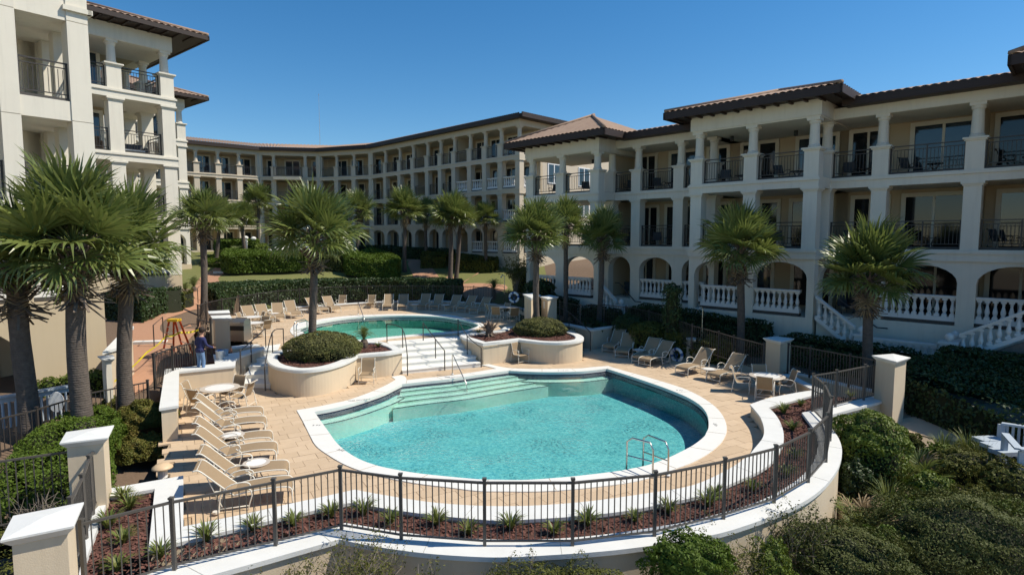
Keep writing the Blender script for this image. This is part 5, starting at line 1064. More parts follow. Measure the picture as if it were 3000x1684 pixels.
twigbush('leggy dark bush climbing the curved wall', (*AT(2330, 1640, 11.3)[:2], -1.4), 1.9, .7, 30, 'leafE', 3200, .028, seed=9)
twigbush('bare grey dry brush behind the nearest left pillar', (-8.9, 10.6, -.2), 1.25, .75, 40, 'leafC', 60, .02, seed=10)
twigbush('bare dry twigs in the dune grass near the wooden steps', (*AT(2900, 1370, 16)[:2], -.9), .9, .8, 14, 'leafC', 0, .02, seed=11)
ms = twigbush('multi stemmed light brown shrub tree before the right building', (*AT(1510, 850, 44)[:2], 1.2), 3.2, 1.1, 40, 'leafC', 2600, .06, 'shrub_tree', seed=12, cat='tree')
# --- tufts of day lily leaves in the mulch bed
def tuft(n, h, w_, name, mn='blade', seed=0, width=.014):
    rr = random.Random(seed); mb = MB()
    for _ in range(n):
        a = rr.uniform(0, 6.28); L_ = h * rr.uniform(.7, 1.25); o = w_ * rr.uniform(.4, 1.2); wd = width * rr.uniform(.7, 1.3); c, s_ = math.cos(a), math.sin(a); pts = []
        for t in (0, .35, .7, 1): r = .03 + o * t ** 1.6; z = L_ * (t - .45 * t ** 3 * min(1.2, o / h)); pts.append((c * r, s_ * r, z))
        A = [(p[0] - s_ * wd * k, p[1] + c * wd * k, p[2]) for p, k in zip(pts, (1, 1, .8, .1))]; B = [(p[0] + s_ * wd * k, p[1] - c * wd * k, p[2]) for p, k in zip(pts, (1, 1, .8, .1))]; mb.strip(A, B)
    return mb.mesh(name, M[mn])
TM = [tuft(60, .34, .26, 'lily_tuft', 'blade', k) for k in range(4)]
tl = [(360, 1462), (380, 1490), (318, 1545), (360, 1590), (345, 1668), (470, 1632), (605, 1582), (742, 1552), (860, 1536), (970, 1512), (1065, 1506), (1145, 1532), (1280, 1535), (1372, 1562), (1496, 1549), (1624, 1562), (1722, 1536), (1860, 1525), (1960, 1501), (2075, 1482), (2100, 1455), (2205, 1436), (2305, 1395), (2330, 1340), (2322, 1258), (2296, 1210), (2345, 1188)]
for k, (x, y) in enumerate(tl):
    lab = ORD[k] + ' from the left of the daylily clumps in the mulch bed' if k < 26 else 'last daylily clump on the right beside the fence corner'
    tag(ob('daylily_clump', TM[k % 4], None, (*G(x, y, ZB - .1), ZB - .12), random.uniform(0, 6), None, (random.uniform(.8, 1.2),) * 3), lab, 'plant', 'daylily clumps in the front mulch bed')
for k, (x, y, z, lab) in enumerate([(2492, 1165, ZB - .1, 'leafy plant behind the fence near the tall right pillar'), (895, 1062, ZW - .08, 'small green clump at the front left of the central planter'), (950, 1057, ZW - .08, 'small green clump at the front middle of the central planter'), (1048, 1020, ZW - .08, 'yellow green clump beside the small sago palm'), (1108, 1017, ZW - .08, 'tiny grass clump right of the small sago palm'), (1565, 983, ZW - .08, 'bright clump at the front of the right planter shrub'), (1612, 986, ZW - .08, 'second bright clump near the right planter rim'), (1648, 980, ZW - .08, 'leafy clump at the rounded end of the right planter'), (1402, 978, ZW - .08, 'small clump beside the bare palm stump')]):
    tag(ob('planter_clump', TM[k % 4], None, (*G(x, y, z), z), k, None, (.85,) * 3), lab, 'plant', 'small clumps in the planters')
gt = tuft(120, .8, .5, 'dune_grass', 'blade', 9, .01)
for x, y, Y, lab in [(2760, 1340, 17.5, 'upright dune grass left of the paved path end'), (2830, 1320, 17.6, 'upright dune grass in the middle of the sandy gap'), (2880, 1330, 17, 'upright dune grass near the wooden steps'), (2600, 1470, 14.6, 'yellowish tall grass beside the saw palmetto'), (2520, 1560, 13.2, 'yellow striped grass near the wall end'), (2640, 1400, 15.6, 'fine grass between the bright bushes')]:
    p = AT(x, y + 40, Y); tag(ob('dune_grass', gt, None, (p[0], p[1], Tz(p[0], p[1])), x, None, (1, 1, 1.2)), lab, 'grass', 'dune grasses at the lower right')
# ------------------------------------------------------------------ palms
def fan_frond(seed, droop, n=25, pet=.75, L=1.0, spread=112):
    rr = random.Random(seed); mb = MB(); mb.tube([(0, 0, 0), (pet * .5, 0, .03), (pet, 0, 0)], [.022, .015, .012], 4, caps=False)
    for i in range(n):
        a = R_(-spread + 2 * spread * (i + .5) / n + rr.uniform(-2, 2)); ll = L * (1 - .22 * abs(a) / 2) * rr.uniform(.88, 1.08); c, s_ = math.cos(a), math.sin(a); b0 = (pet + .22 * max(0, c), 0, -.08 * max(0, c)); tip = droop * rr.uniform(.6, 1.5)
        fold = .10 * math.cos(3 * a); pts = []
        for t in (.0, .3, .62, .84, 1.0): pts.append((b0[0] + c * ll * t * (1 - .25 * tip * max(0, t - .6)), b0[1] + s_ * ll * t * (1 - .2 * tip * max(0, t - .6)), b0[2] + .20 * abs(s_) * t - tip * (.22 * t * t + .75 * max(0, t - .55) ** 2)))
        w_ = [.010, .033, .030, .014, .0015]; px_, py_ = -s_, c; tw = (-1) ** i * .4
        A = [(p[0] + px_ * k, p[1] + py_ * k, p[2] + k * tw) for p, k in zip(pts, w_)]; B = [(p[0] - px_ * k, p[1] - py_ * k, p[2] - k * tw) for p, k in zip(pts, w_)]; mb.strip(A, B)
    return mb
FR_UP = [fan_frond(k, .12 + .22 * k).mesh('frond', M['frond']) for k in range(3)]
FR_DN = [fan_frond(10 + k, .75 + .3 * k).mesh('frond', M['frond']) for k in range(3)]
FR_DRY = [fan_frond(20, 1.6, 18).mesh('dry_frond', M['frond2'])]
def boots_mesh(seed, h, r0, n):
    rr = random.Random(seed); mb = MB()
    for k in range(n):
        t = k / n; a = k * 2.39996 + rr.uniform(-.2, .2); z = -h + h * t * 1.0; r = r0 * (1.0 + .45 * math.sin(math.pi * min(1, t * 1.15))); L_ = rr.uniform(.25, .5) * (.5 + .5 * r0 / .17); e = rr.uniform(.0, .9) if t > .3 else rr.uniform(-.8, .2); wd = rr.uniform(.035, .06); L_ *= 1.15
        c, s_ = math.cos(a), math.sin(a); P0 = Vector((c * r * .8, s_ * r * .8, z)); d = Vector((c * math.cos(e), s_ * math.cos(e), math.sin(e))); P1 = P0 + d * L_; u = Vector((-s_, c, 0)); q = d.cross(u) * .012
        mb.add([P0 + u * wd + q, P0 - u * wd + q, P0 - u * wd - q, P0 + u * wd - q, P1 + u * wd * .55 + q, P1 - u * wd * .55 + q, P1 - u * wd * .55 - q, P1 + u * wd * .55 - q], [(0, 1, 5, 4), (1, 2, 6, 5), (2, 3, 7, 6), (3, 0, 4, 7), (4, 5, 6, 7)])
    return mb.mesh('leaf_boots', M['boot'])
def palm(label, bpx, Y, crown, Rc, zb=None, nf=42, boots=.9, tr=.165, seed=0, lean=None, dry=2):
    rr = random.Random(seed); cx0, _, cz = AT(crown[0], crown[1], Y); bx_ = AT(bpx[0], bpx[1], Y)[0]; zb = Tz(bx_, Y) if zb is None else zb
    root = thing('palm_tree', label, 'palm', (bx_, Y, zb), 0, 'sabal palms around the pools'); top = Vector((cx0 - bx_, 0, cz - zb - .28))
    pts = []; rs = []
    for k in range(15):
        t = k / 14; pts.append((top.x * t ** 1.3 + .03 * math.sin(t * 6 + seed), .03 * math.sin(t * 5 + seed), -.3 + (top.z + .3) * t)); rs.append(tr * (1.22 - .25 * min(1, t * 5) - .12 * t + .015 * rr.uniform(-1, 1)))
    mb = MB(); mb.tube(pts, rs, 14); ob('trunk', mb.mesh('trunk', M['trunk'], True), root)
    if boots: ob('leaf_boots', boots_mesh(seed, boots, tr * .95, int(85 * boots)), root, top + Vector((0, 0, .05)))
    s = Rc / 1.72; heart = top + Vector((0, 0, .12))
    for k in range(nf):
        t = (k + .5) / nf; el = 88 - 102 * t ** .95 + rr.uniform(-7, 7); az = k * 137.508 + rr.uniform(-12, 12)
        me = FR_UP[k % 3] if el > 18 else FR_DN[k % 3]; q = s * rr.uniform(.85, 1.1) * (1.0 if el > 5 else .86)
        rot = (Matrix.Rotation(R_(az), 3, 'Z') @ Matrix.Rotation(R_(-el), 3, 'Y') @ Matrix.Rotation(R_(rr.uniform(-45, 45)), 3, 'X')).to_euler()
        ob('frond', me, root, heart - Vector((0, 0, .35 * t)), 0, rot, (q, q, q))
    for k in range(dry):
        rot = (Matrix.Rotation(R_(k * 170 + seed * 50), 3, 'Z') @ Matrix.Rotation(R_(62 + rr.uniform(0, 15)), 3, 'Y')).to_euler(); ob('dry_frond', FR_DRY[0], root, heart - Vector((0, 0, .5)), 0, rot, (s * .6,) * 3)
    return root
palm('leftmost near palm, its crown cut by the left picture edge', (85, 1262), 16.8, (45, 755), 2.0, .4, 38, 1.5, .27, 1)
palm('middle one of the three near left palms, with the largest crown', (240, 1255), 16.9, (215, 690), 2.35, .4, 46, 1.75, .27, 2)
palm('right one of the three near left palms, standing by the bronze shrubs', (370, 1195), 18.9, (366, 715), 2.1, .5, 42, 1.4, .235, 3)
palm('tall central palm rising from the mounded shrub in the left planter', (918, 1010), 25.2, (917, 672), 2.2, ZW + .35, 46, 1.6, .175, 4)
palm('palm by the fence corner left of the upper pool', (598, 915), 36.0, (594, 632), 1.9, 1.0, 36, 1.2, .21, 5)
palm('slim palm behind the fence corner palm, in front of the far pavilion', (631, 752), 58, (648, 632), 2.1, None, 34, .6, .19, 6)
palm('palm left of the courtyard stairs with small crown', (718, 740), 61, (707, 632), 1.9, None, 32, .6, .19, 7)
palm('palm standing against the lit rear facade left of centre', (757, 705), 66, (757, 585), 2.1, None, 32, .6, .2, 8)
palm('palm behind the right of the central palm crown', (1048, 745), 62, (1050, 612), 2.2, None, 36, .6, .2, 9)
palm('slender palm on the lawn in front of the rear arcade', (1186, 784), 56, (1184, 610), 2.2, None, 38, .7, .2, 10)
palm('lit palm of the close pair on the brick path', (1320, 806), 52.5, (1320, 628), 2.3, None, 42, .8, .22, 11)
palm('darker trunked palm of the close pair on the brick path', (1336, 806), 53.2, (1352, 632), 1.8, None, 30, .6, .2, 12)
palm('shaded palm behind the pair, before the rear arcade', (1247, 750), 60, (1248, 625), 1.8, None, 30, .6, .18, 13)
palm('small palm before the rear arcade balustrade', (1424, 757), 56, (1422, 632), 1.6, None, 30, .6, .18, 14)
palm('palm in the right planter between the gate pillars', (1572, 945), 31.6, (1570, 675), 1.85, ZW + .2, 46, 1.4, .18, 15)
palm('dark trunked palm just behind the right planter palm', (1659, 900), 37.0, (1656, 650), 1.8, None, 36, .6, .16, 16)
palm('palm before the small stairs of the right building', (1756, 950), 35.5, (1766, 685), 1.75, None, 42, 1.3, .17, 17)
palm('palm before the middle pavilion of the right building', (2169, 1040), 29.0, (2172, 715), 2.15, None, 46, 1.7, .2, 18)
palm('dark shaded palm nearest the right edge', (2541, 1080), 24.0, (2548, 790), 2.25, None, 46, 1.6, .21, 19)
# sago palms and palmettos
def pinnate(seed, L=.75, n=16):
    rr = random.Random(seed); mb = MB(); sp = [(L * t, 0, .35 * L * math.sin(math.pi * t * .8) - .25 * L * t * t) for t in (0, .25, .5, .75, 1)]; mb.tube(sp, [.012, .01, .008, .006, .003], 4, caps=False)
    for i in range(n):
        t = .12 + .86 * i / n; p = (L * t, 0, .35 * L * math.sin(math.pi * t * .8) - .25 * L * t * t); l = .2 * L * (1.2 - abs(t - .45)) * 1.3
        for sg in (-1, 1): q = (p[0] + l * .45, sg * l, p[2] + .04); mb.add([(p[0] - .008, 0, p[2]), (p[0] + .012, 0, p[2]), q], [(0, 1, 2)])
    return mb.mesh('frond', M['frond'])
PIN = [pinnate(k) for k in range(2)]
def sago(label, p, h, Rf, n, group='sago palms', seed=1):
    rr = random.Random(seed); root = thing('sago_palm', label, 'sago palm', p, 0, group); mb = MB(); mb.lathe([(.10, -.1), (.17, h * .3), (.18, h * .7), (.12, h)], 12); ob('trunk', mb.mesh('sago_trunk', M['boot']), root)
    for k in range(n):
        t = k / n; rot = (Matrix.Rotation(k * 2.4, 3, 'Z') @ Matrix.Rotation(-R_(75 - 78 * t), 3, 'Y')).to_euler(); q = Rf / .75 * rr.uniform(.85, 1.1); ob('frond', PIN[k % 2], root, (0, 0, h), 0, rot, (q, q, q))
    return root
sago('small sago palm in the central planter beside the upper pool', (*G(1067, 1014, ZW), ZW - .1), .42, .62, 26)
stp = thing('palm_stump', 'bare dark palm stump in the right planter', 'stump', (*G(1434, 980, ZW), ZW - .1)); mb = MB(); mb.lathe([(.17, 0), (.2, .15), (.2, .45), (.15, .65), (.05, .78)], 12); ob('trunk', mb.mesh('stump', M['boot']), stp); ob('leaf_boots', boots_mesh(77, .55, .17, 50), stp, (0, 0, .62), 0, None, (.8, .8, 1))
for x, y, Y, hh, R1, lab in [(1447, 822, 47, .9, .95, 'dark sago palm on the lawn left of the shrub tree'), (1497, 835, 45, .35, .8, 'low sago palm at the right of the rear lawn'), (1013, 750, 57, .9, 1.2, 'sago palm right of the courtyard stairs'), (690, 762, 56, .35, 1.7, 'wide sago palm left of the courtyard stairs'), (770, 760, 57.5, .3, 1.25, 'smaller sago palm close to the courtyard stairs'), (985, 752, 57, .3, 1.0, 'shaded sago palm at the foot of the courtyard stairs'), (772, 705, 64, .6, 1.0, 'spiky palm on the terrace behind the courtyard stairs'), (565, 782, 41, .4, .75, 'spiky palm beside the far left balustrade'), (540, 790, 40, .3, .6, 'dark spiky plant below the far left balustrade')]:
    p = AT(x, y, Y); sago(lab, (p[0], p[1], Tz(p[0], p[1]) - .05), hh, R1, 24, seed=x)
def palmetto(label, p, s, n, dry=0):
    root = thing('saw_palmetto', label, 'palmetto', p, 0, 'saw palmettos on the dune')
    for k in range(n):
        rot = (Matrix.Rotation(k * 2.4, 3, 'Z') @ Matrix.Rotation(-R_(70 - 55 * k / n), 3, 'Y')).to_euler(); ob('frond', (FR_DRY if k < dry else FR_UP)[0 if k < dry else k % 3], root, (0, 0, 0), 0, rot, (s,) * 3)
for x, y, Y, s, n, dr, lab in [(2690, 1370, 16.6, .55, 14, 2, 'dark saw palmetto at the end of the paved path'), (2520, 1500, 14.0, .5, 9, 4, 'grey dry saw palmetto beside the wall end'), (2560, 1560, 13.0, .5, 9, 1, 'yellowish saw palmetto low beside the wall')]:
    p = AT(x, y, Y); palmetto(lab, (p[0], p[1], p[2] - .35), s, n, dr)
# ------------------------------------------------------------------ paths and lawn details
drape('brick_path', [GT(338, 1190)[:2], GT(440, 1130)[:2], GT(470, 1060)[:2], GT(520, 1030)[:2], GT(590, 1010)[:2], GT(590, 985)[:2], GT(500, 985)[:2], GT(470, 955)[:2], GT(545, 915)[:2], GT(640, 880)[:2], GT(665, 850)[:2], GT(640, 815)[:2], GT(690, 788)[:2], GT(640, 778)[:2], GT(585, 815)[:2], GT(560, 860)[:2], GT(470, 895)[:2], GT(378, 960)[:2], GT(385, 1000)[:2], GT(345, 1060)[:2]], .03, M['brickp'])
drape('brick_path', [GT(1180, 790)[:2], GT(1235, 788)[:2], GT(1320, 804)[:2], GT(1480, 788)[:2], GT(1485, 796)[:2], GT(1345, 812)[:2], GT(1400, 830)[:2], GT(1480, 835)[:2], GT(1480, 850)[:2], GT(1370, 850)[:2], GT(1325, 818)[:2], GT(1230, 800)[:2]], .03, M['brickp'])
drape('brick_path', [GT(2640, 1230)[:2], GT(2760, 1215)[:2], GT(2845, 1260)[:2], GT(2860, 1300)[:2], GT(2760, 1290)[:2], GT(2650, 1265)[:2]], .03, M['paver2'])
drape('lawn', [GT(632, 845)[:2], GT(700, 830)[:2], GT(780, 845)[:2], GT(770, 870)[:2], GT(640, 872)[:2]], .02, M['grass'])
for a, b, lab, hh in [((383, 1012), (480, 1008), 'white step edge across the lower brick path', .16), ((592, 872), (655, 870), 'white step edge across the upper brick path', .3), ((625, 802), (668, 801), 'small white step edge high on the brick path', .2)]:
    p, q = GT(*a), GT(*b); d = (q[0] - p[0], q[1] - p[1]); t = tag(ob('path_step', None, None, p), lab, 'step'); l = math.hypot(*d); mb = MB(); mb.box((d[0] / 2, d[1] / 2 + .2, hh / 2), (l, .4, hh), math.atan2(d[1], d[0])); ob('riser', mb.mesh('path_step', M['cap']), t)
for (x, y), (x2, y2), lab in [((452, 1016), (440, 985), 'thin dark handrail posts on the brick path by the ladder'), ((580, 882), (575, 845), 'thin dark handrail beside the upper path steps')]:
    p = GT(x, y); tt = thing('path_handrail', lab, 'handrail', p); mb = MB(); mb.tube([(0, 0, 0), (0, 0, 1.0), (-.1, .9, 1.25), (-.1, .9, .2)], .025, 6); ob('rail', mb.mesh('path_rail', M['iron']), tt)
# central courtyard stairs with newels
cst = thing('courtyard_stairs', 'broad pale stairs with ball topped newels at the rear of the courtyard', 'stairs', (*AT(850, 763, 58.5)[:2], 3.4)); c0 = cst.location
for k in range(9): mb = MB(); mb.bx(-1.72, 1.72, k * .36, 4.6, k * .165 - .3, k * .165 + .12); mb.bx(-1.74, 1.74, k * .36 - .03, k * .36 + .4, k * .165 + .12, k * .165 + .165); ob('step', mb.mesh('courtyard_step', M['step']), cst)
for x in (-1.95, 1.95):
    for y, z0, h in ((-.1, -.2, 1.35), (3.4, 1.3, 1.75)):
        mb = MB(); mb.bx(-.24, .24, -.24, .24, 0, h); mb.bx(-.3, .3, -.3, .3, h, h + .08); mb.lathe([(.06, 0), (.1, .05), (.19, .16), (.1, .3), (.02, .36)], 10, (0, 0, h + .08)); ob('newel_post', mb.mesh('courtyard_newel', M['balus']), cst, (x, y, z0))
    mb = MB(); mb.wall([(-.1, -.3), (3.4, 1.2), (3.4, 2.5), (-.1, .95)], -.12, .12); o = ob('side_wall', mb.mesh('courtyard_side', M['balus']), cst, (x, 0, 0)); o.rotation_euler = (0, 0, math.pi / 2)
mb = MB(); mb.bx(-1.7, 1.7, 4.0, 4.25, 1.3, 2.25); ob('terrace_parapet', mb.mesh('parapet', M['balus']), cst); mb = MB(); mb.tube([(-1.45, -.1, 0), (-1.45, -.1, .9), (-1.45, 3.2, 2.4), (-1.45, 3.2, 1.4)], .025, 6); ob('handrail', mb.mesh('cy_rail', M['iron']), cst)
for x, y, Y, lab in [(720, 700, 63, 'small white urn left of the courtyard stairs'), (743, 702, 63.5, 'white ball topped post left of the courtyard stairs')]:
    p = AT(x, y + 8, Y); mb = MB(); mb.bx(-.2, .2, -.2, .2, -1.2, .1); mb.lathe([(.1, .1), (.22, .25), (.3, .4), (.22, .55), (.05, .62)], 10); tag(ob('stone_urn', mb.mesh('urn', M['balus']), None, p), lab, 'urn')
# ------------------------------------------------------------------ furniture
def sling(path, w_, mb, mi=0, th=.012):
    P = smooth([(0, y, z) for y, z in path], False, 4, 179); A = [(-w_, p[1], p[2]) for p in P]; B = [(w_, p[1], p[2]) for p in P]; A2 = [(x, y, z - th) for x, y, z in A]; B2 = [(x, y, z - th) for x, y, z in B]
    mb.strip(A, B, mi); mb.strip(B2, A2, mi); mb.strip(A2, A, mi); mb.strip(B, B2, mi); return P
LP = [(0, .27), (.02, .33), (.10, .375), (.45, .40), (.85, .375), (1.12, .335)]; LBK = [(1.12, .335), (1.30, .50), (1.55, .75), (1.72, .915), (1.80, .955), (1.87, .945)]
def lounger_proto():
    parts = []
    mb = MB(); sling(LP, .30, mb); parts.append(('seat_sling', mb.mesh('seat_sling', M['sling'], True)))
    mb = MB(); sling(LBK, .30, mb); parts.append(('back_sling', mb.mesh('back_sling', M['sling'], True)))
    mb = MB()
    for x in (-.315, .315):
        mb.tube(smooth([(x, y, z) for y, z in [(-.01, .0), (0, .2)] + LP], False, 3, 179), .016, 6); mb.tube(smooth([(x, y, z) for y, z in LBK], False, 3, 179), .016, 6)
    for y, z in ((.0, .12), (.10, .36), (1.12, .32), (1.80, .945)): mb.tube([(-.315, y, z), (.315, y, z)], .012, 6)
    parts.append(('frame', mb.mesh('lounger_frame', M['frame'], True)))
    for x in (-.36, .36):
        mb = MB(); mb.tube(smooth([(x, 1.42, .0), (x, 1.40, .2), (x, 1.36, .40), (x, 1.22, .56), (x, 1.0, .61), (x, .84, .58), (x, .80, .50), (x, .86, .46), (x, .90, .50)], False, 4, 179), .015, 6)
        mb.tube(smooth([(x, .86, .46), (x, .80, .42), (x, .78, .30), (x, .83, .14), (x, .86, .0)], False, 3, 179), .014, 6); mb.tube([(x, .84, .1), (x, 1.41, .1)], .012, 6); parts.append(('arm', mb.mesh('lounger_arm', M['frame'], True)))
    mb = MB(); mb.tube([(-.3, 1.36, .12), (-.3, 1.62, .78)], .011, 5); mb.tube([(.3, 1.36, .12), (.3, 1.62, .78)], .011, 5); mb.tube([(-.36, 1.41, .1), (.36, 1.41, .1)], .012, 5); mb.lathe([(.02, -.02), (.07, -.02), (.07, .02), (.02, .02)], 10, (-.4, 1.46, .07)); parts.append(('back_support', mb.mesh('back_support', M['frame'])))
    return parts
LPROTO = lounger_proto()
def put(proto, name, label, cat, loc, rz, group, s=1.0):
    root = thing(name, label, cat, loc, rz, group); root.scale = (s, s, s)
    for n_, me in proto: ob(n_, me, root)
    return root
def lounger(label, foot, head, zf, group):
    a = G(foot[0], foot[1], zf + .33); b = G(head[0], head[1], zf + .95); an = math.atan2(b[1] - a[1], b[0] - a[0]) - math.pi / 2
    return put(LPROTO, 'sun_lounger', label, 'lounger', (a[0], a[1], zf), an, group, 1.06)
CB = [(.50, .40), (.46, .425), (.25, .41), (.05, .40), (-.02, .43), (-.10, .62), (-.16, .82), (-.20, .93), (-.25, .955), (-.29, .94)]
def chair_proto():
    parts = []; mb = MB(); sling(CB[:5], .26, mb); parts.append(('seat_sling', mb.mesh('chair_seat', M['sling'], True))); mb = MB(); sling(CB[4:], .26, mb); parts.append(('back_sling', mb.mesh('chair_back', M['sling'], True)))
    mb = MB()
    for x in (-.275, .275): mb.tube(smooth([(x, y, z) for y, z in CB], False, 3, 179), .014, 6)
    for y, z in ((.48, .40), (0, .40), (-.28, .94)): mb.tube([(-.275, y, z), (.275, y, z)], .012, 6)
    parts.append(('frame', mb.mesh('chair_frame', M['frame'], True)))
    for x in (-.31, .31):
        mb = MB(); mb.tube(smooth([(x, .44, 0), (x, .47, .2), (x, .43, .42), (x, .48, .56), (x, .47, .64), (x, .41, .63), (x, .43, .58)], False, 4, 179), .015, 6); mb.tube(smooth([(x, .46, .645), (x, .25, .65), (x, .02, .62), (x, -.10, .52), (x, -.14, .3), (x, -.20, .0)], False, 4, 179), .015, 6); parts.append(('arm', mb.mesh('chair_arm', M['frame'], True)))
    mb = MB(); mb.tube([(-.31, .45, .1), (.31, .45, .1)], .01, 5); mb.tube([(-.31, -.17, .15), (.31, -.17, .15)], .01, 5); parts.append(('stretcher', mb.mesh('stretcher', M['frame'])))
    return parts
CPROTO = chair_proto()
def table_proto(R, h, legs=4):
    parts = []; mb = MB(); mb.lathe([(R * .72, h - .022), (R * .72, h - .002)], 32); parts.append(('table_top', mb.mesh('table_top', M['tabletop'])))
    mb = MB(); n = 32; pr = [(R * .722, h - .024), (R * .722, h), (R * .98, h), (R, h - .012), (R * .98, h - .03), (R * .722, h - .03)]
    for i in range(len(pr)): a, b = pr[i], pr[(i + 1) % len(pr)]; mb.strip([(b[0] * math.cos(6.28319 * k / n), b[0] * math.sin(6.28319 * k / n), b[1]) for k in range(n)], [(a[0] * math.cos(6.28319 * k / n), a[0] * math.sin(6.28319 * k / n), a[1]) for k in range(n)], 0, True)
    parts.append(('rim', mb.mesh('table_rim', M['tablerim'])))
    for k in range(legs):
        a = 6.283 * k / legs + .4; c, s_ = math.cos(a), math.sin(a); mb = MB(); mb.tube(smooth([(c * r, s_ * r, z) for r, z in ((R * .62, h - .03), (R * .45, h * .75), (R * .22, h * .5), (R * .35, h * .22), (R * .58, 0))], False, 4, 179), .016, 6); parts.append(('leg', mb.mesh('table_leg', M['frame'], True)))
    mb = MB(); mb.lathe([(R * .2, h * .5 - .01), (R * .24, h * .5), (R * .2, h * .5 + .01)], 12); parts.append(('brace', mb.mesh('brace', M['frame'])))
    return parts
BIG = table_proto(.66, .72); SMALL = table_proto(.32, .46); MED = table_proto(.6, .72)
def chairs(tab, lst, z, group, htop=.95):
    for px, py, lab in lst:
        x, y = G(px, py, z + htop); an = math.atan2(tab[1] - y, tab[0] - x) - math.pi / 2
        put(CPROTO, 'dining_chair', lab, 'chair', (x - math.sin(an) * .26, y + math.cos(an) * .26, z), an, group)
g = 'sun loungers along the left edge of the lower deck'
for k, (f, h) in enumerate([((769, 1203), (580, 1164)), ((778, 1232), (580, 1191)), ((797, 1276), (580, 1235)), ((810, 1310), (580, 1266)), ((845, 1367), (598, 1322)), ((856, 1415), (583, 1370))]):
    lounger(['farthest of the six left loungers, next to the round dining table', 'second of the six left loungers from the dining table', 'third of the six left loungers, on the far side of a round side table', 'fourth left lounger, just nearer than the first side table', 'fifth left lounger, on the far side of the second side table', 'nearest of the six left loungers, behind the front fence'][k], f, h, 0, g)
g = 'sun loungers at the right side of the lower deck'
for f, h, l in [((1782, 1015), (1819, 966), 'lounger in the corner of the right wall, leftmost of four'), ((1822, 1030), (1848, 974), 'lounger second from the corner of the right wall'), ((1870, 1046), (1922, 992), 'shaded lounger third from the corner of the right wall'), ((1888, 1054), (1964, 1001), 'lounger beside the lifebuoy on the right wall'), ((1997, 1079), (2077, 1023), 'sunlit lounger left of the round side table by the shower'), ((2089, 1098), (2170, 1039), 'sunlit lounger between the side table and the right dining table')]: lounger(l, f, h, 0, g)
g = 'sun loungers round the upper pool'
for f, h, l in [((752, 936), (721, 897.5), 'upper lounger behind the left dining tables, farthest left'), ((790, 931), (760, 893), 'second upper lounger from the left, behind the dining tables'), ((818, 927.6), (809, 885), 'third upper lounger from the left'), ((868, 918), (843, 881), 'fourth upper lounger from the left'), ((950, 906), (905, 874), 'upper lounger just behind the central palm trunk'), ((985, 902), (957.6, 870), 'upper lounger just right of the central palm trunk'),
    ((1134, 896.6), (1142, 862), 'upper lounger right of the single upper chair facing the pool'), ((1178, 896.6), (1185, 861), 'upper lounger left of the middle side table'), ((1234, 894.6), (1252, 861), 'upper lounger right of the middle side table'), ((1271, 896.6), (1294.5, 861), 'upper lounger in front of the dark hedge shadow'), ((1315, 899.6), (1348.5, 864), 'third upper lounger from the right end'), ((1350, 901.5), (1393, 867), 'second upper lounger from the right end'), ((1387, 907), (1441, 871), 'rightmost upper lounger beside the right dining table')]: lounger(l, f, h, ZU, g)
def table(proto, px, py, z, h, lab, name='dining_table', cat='table', group='round dining tables'):
    x, y = G(px, py, z + h); put(proto, name, lab, cat, (x, y, z), 0, group); return (x, y)
t = table(BIG, 644, 1134.5, 0, .72, 'round dining table by the thick wall on the lower deck')
chairs(t, [(536, 1119, 'chair against the thick wall left of the lower dining table'), (556, 1140, 'chair at the near left of the lower dining table'), (707, 1098, 'chair at the far side of the lower dining table by the side stairs'), (742, 1117, 'chair at the right of the lower dining table')], 0, 'chairs round the left dining table')
t = table(BIG, 2247, 1099.5, 0, .72, 'round dining table at the right corner of the lower deck')
chairs(t, [(2222, 1066, 'chair at the far side of the right dining table by the pillar'), (2334, 1084, 'chair at the right of the right dining table by the low wall'), (2240, 1103, 'chair at the near side of the right dining table, seen from behind'), (2140, 1074, 'chair at the left of the right dining table')], 0, 'chairs round the right dining table')
t = table(MED, 740, 945, ZU, .72, 'nearer of the two round tables beside the grill'); chairs(t, [(703, 947, 'chair left of the nearer grill table'), (789, 936, 'chair right of the nearer grill table'), (781, 925, 'chair at the far right of the nearer grill table')], ZU, 'chairs round the tables by the grill')
t = table(MED, 738, 927.6, ZU, .72, 'farther of the two round tables beside the grill'); chairs(t, [(694, 916, 'chair left of the farther grill table'), (706, 929, 'chair between the grill pillar and the farther table'), (776, 913, 'chair right of the farther grill table')], ZU, 'chairs round the tables by the grill')
t = table(MED, 1477, 898.6, ZU, .72, 'round table at the right end of the upper deck'); chairs(t, [(1422, 890, 'chair left of the right upper table'), (1450, 898, 'chair at the near side of the right upper table'), (1490, 887, 'chair at the far side of the right upper table below the lifebuoy'), (1510, 901, 'shaded chair right of the right upper table')], ZU, 'chairs round the right upper table')
for px, py, z, lab in [(681, 1272, 0, 'farther side table among the left loungers'), (751, 1353, 0, 'nearer side table among the left loungers'), (2077.5, 1079.6, 0, 'side table between the two sunlit right loungers'), (1873, 1023.7, 0, 'side table with small things between the shaded loungers'), (1215, 891, ZU, 'side table in the middle of the upper lounger row'), (1306, 892.7, ZU, 'side table at the right part of the upper lounger row'), (803, 917, ZU, 'side table among the left upper loungers'), (888, 906, ZU, 'side table just left of the central palm trunk')]: table(SMALL, px, py, z, .46, lab, 'side_table', 'side table', 'small round side tables')
def chair_at(px, py, z, face, lab):
    x, y = G(px, py, z); put(CPROTO, 'patio_chair', lab, 'chair', (x, y, z), face, 'single patio chairs')
chair_at(1078, 1118, 0, R_(185), 'single chair against the wall of the left planter'); chair_at(1518, 1060, 0, R_(215), 'single chair against the wall of the right planter'); chair_at(1003, 903, ZU, R_(180), 'single chair left of the far upper pool rail'); chair_at(1089, 902, ZU, R_(180), 'single chair right of the far upper pool rail')
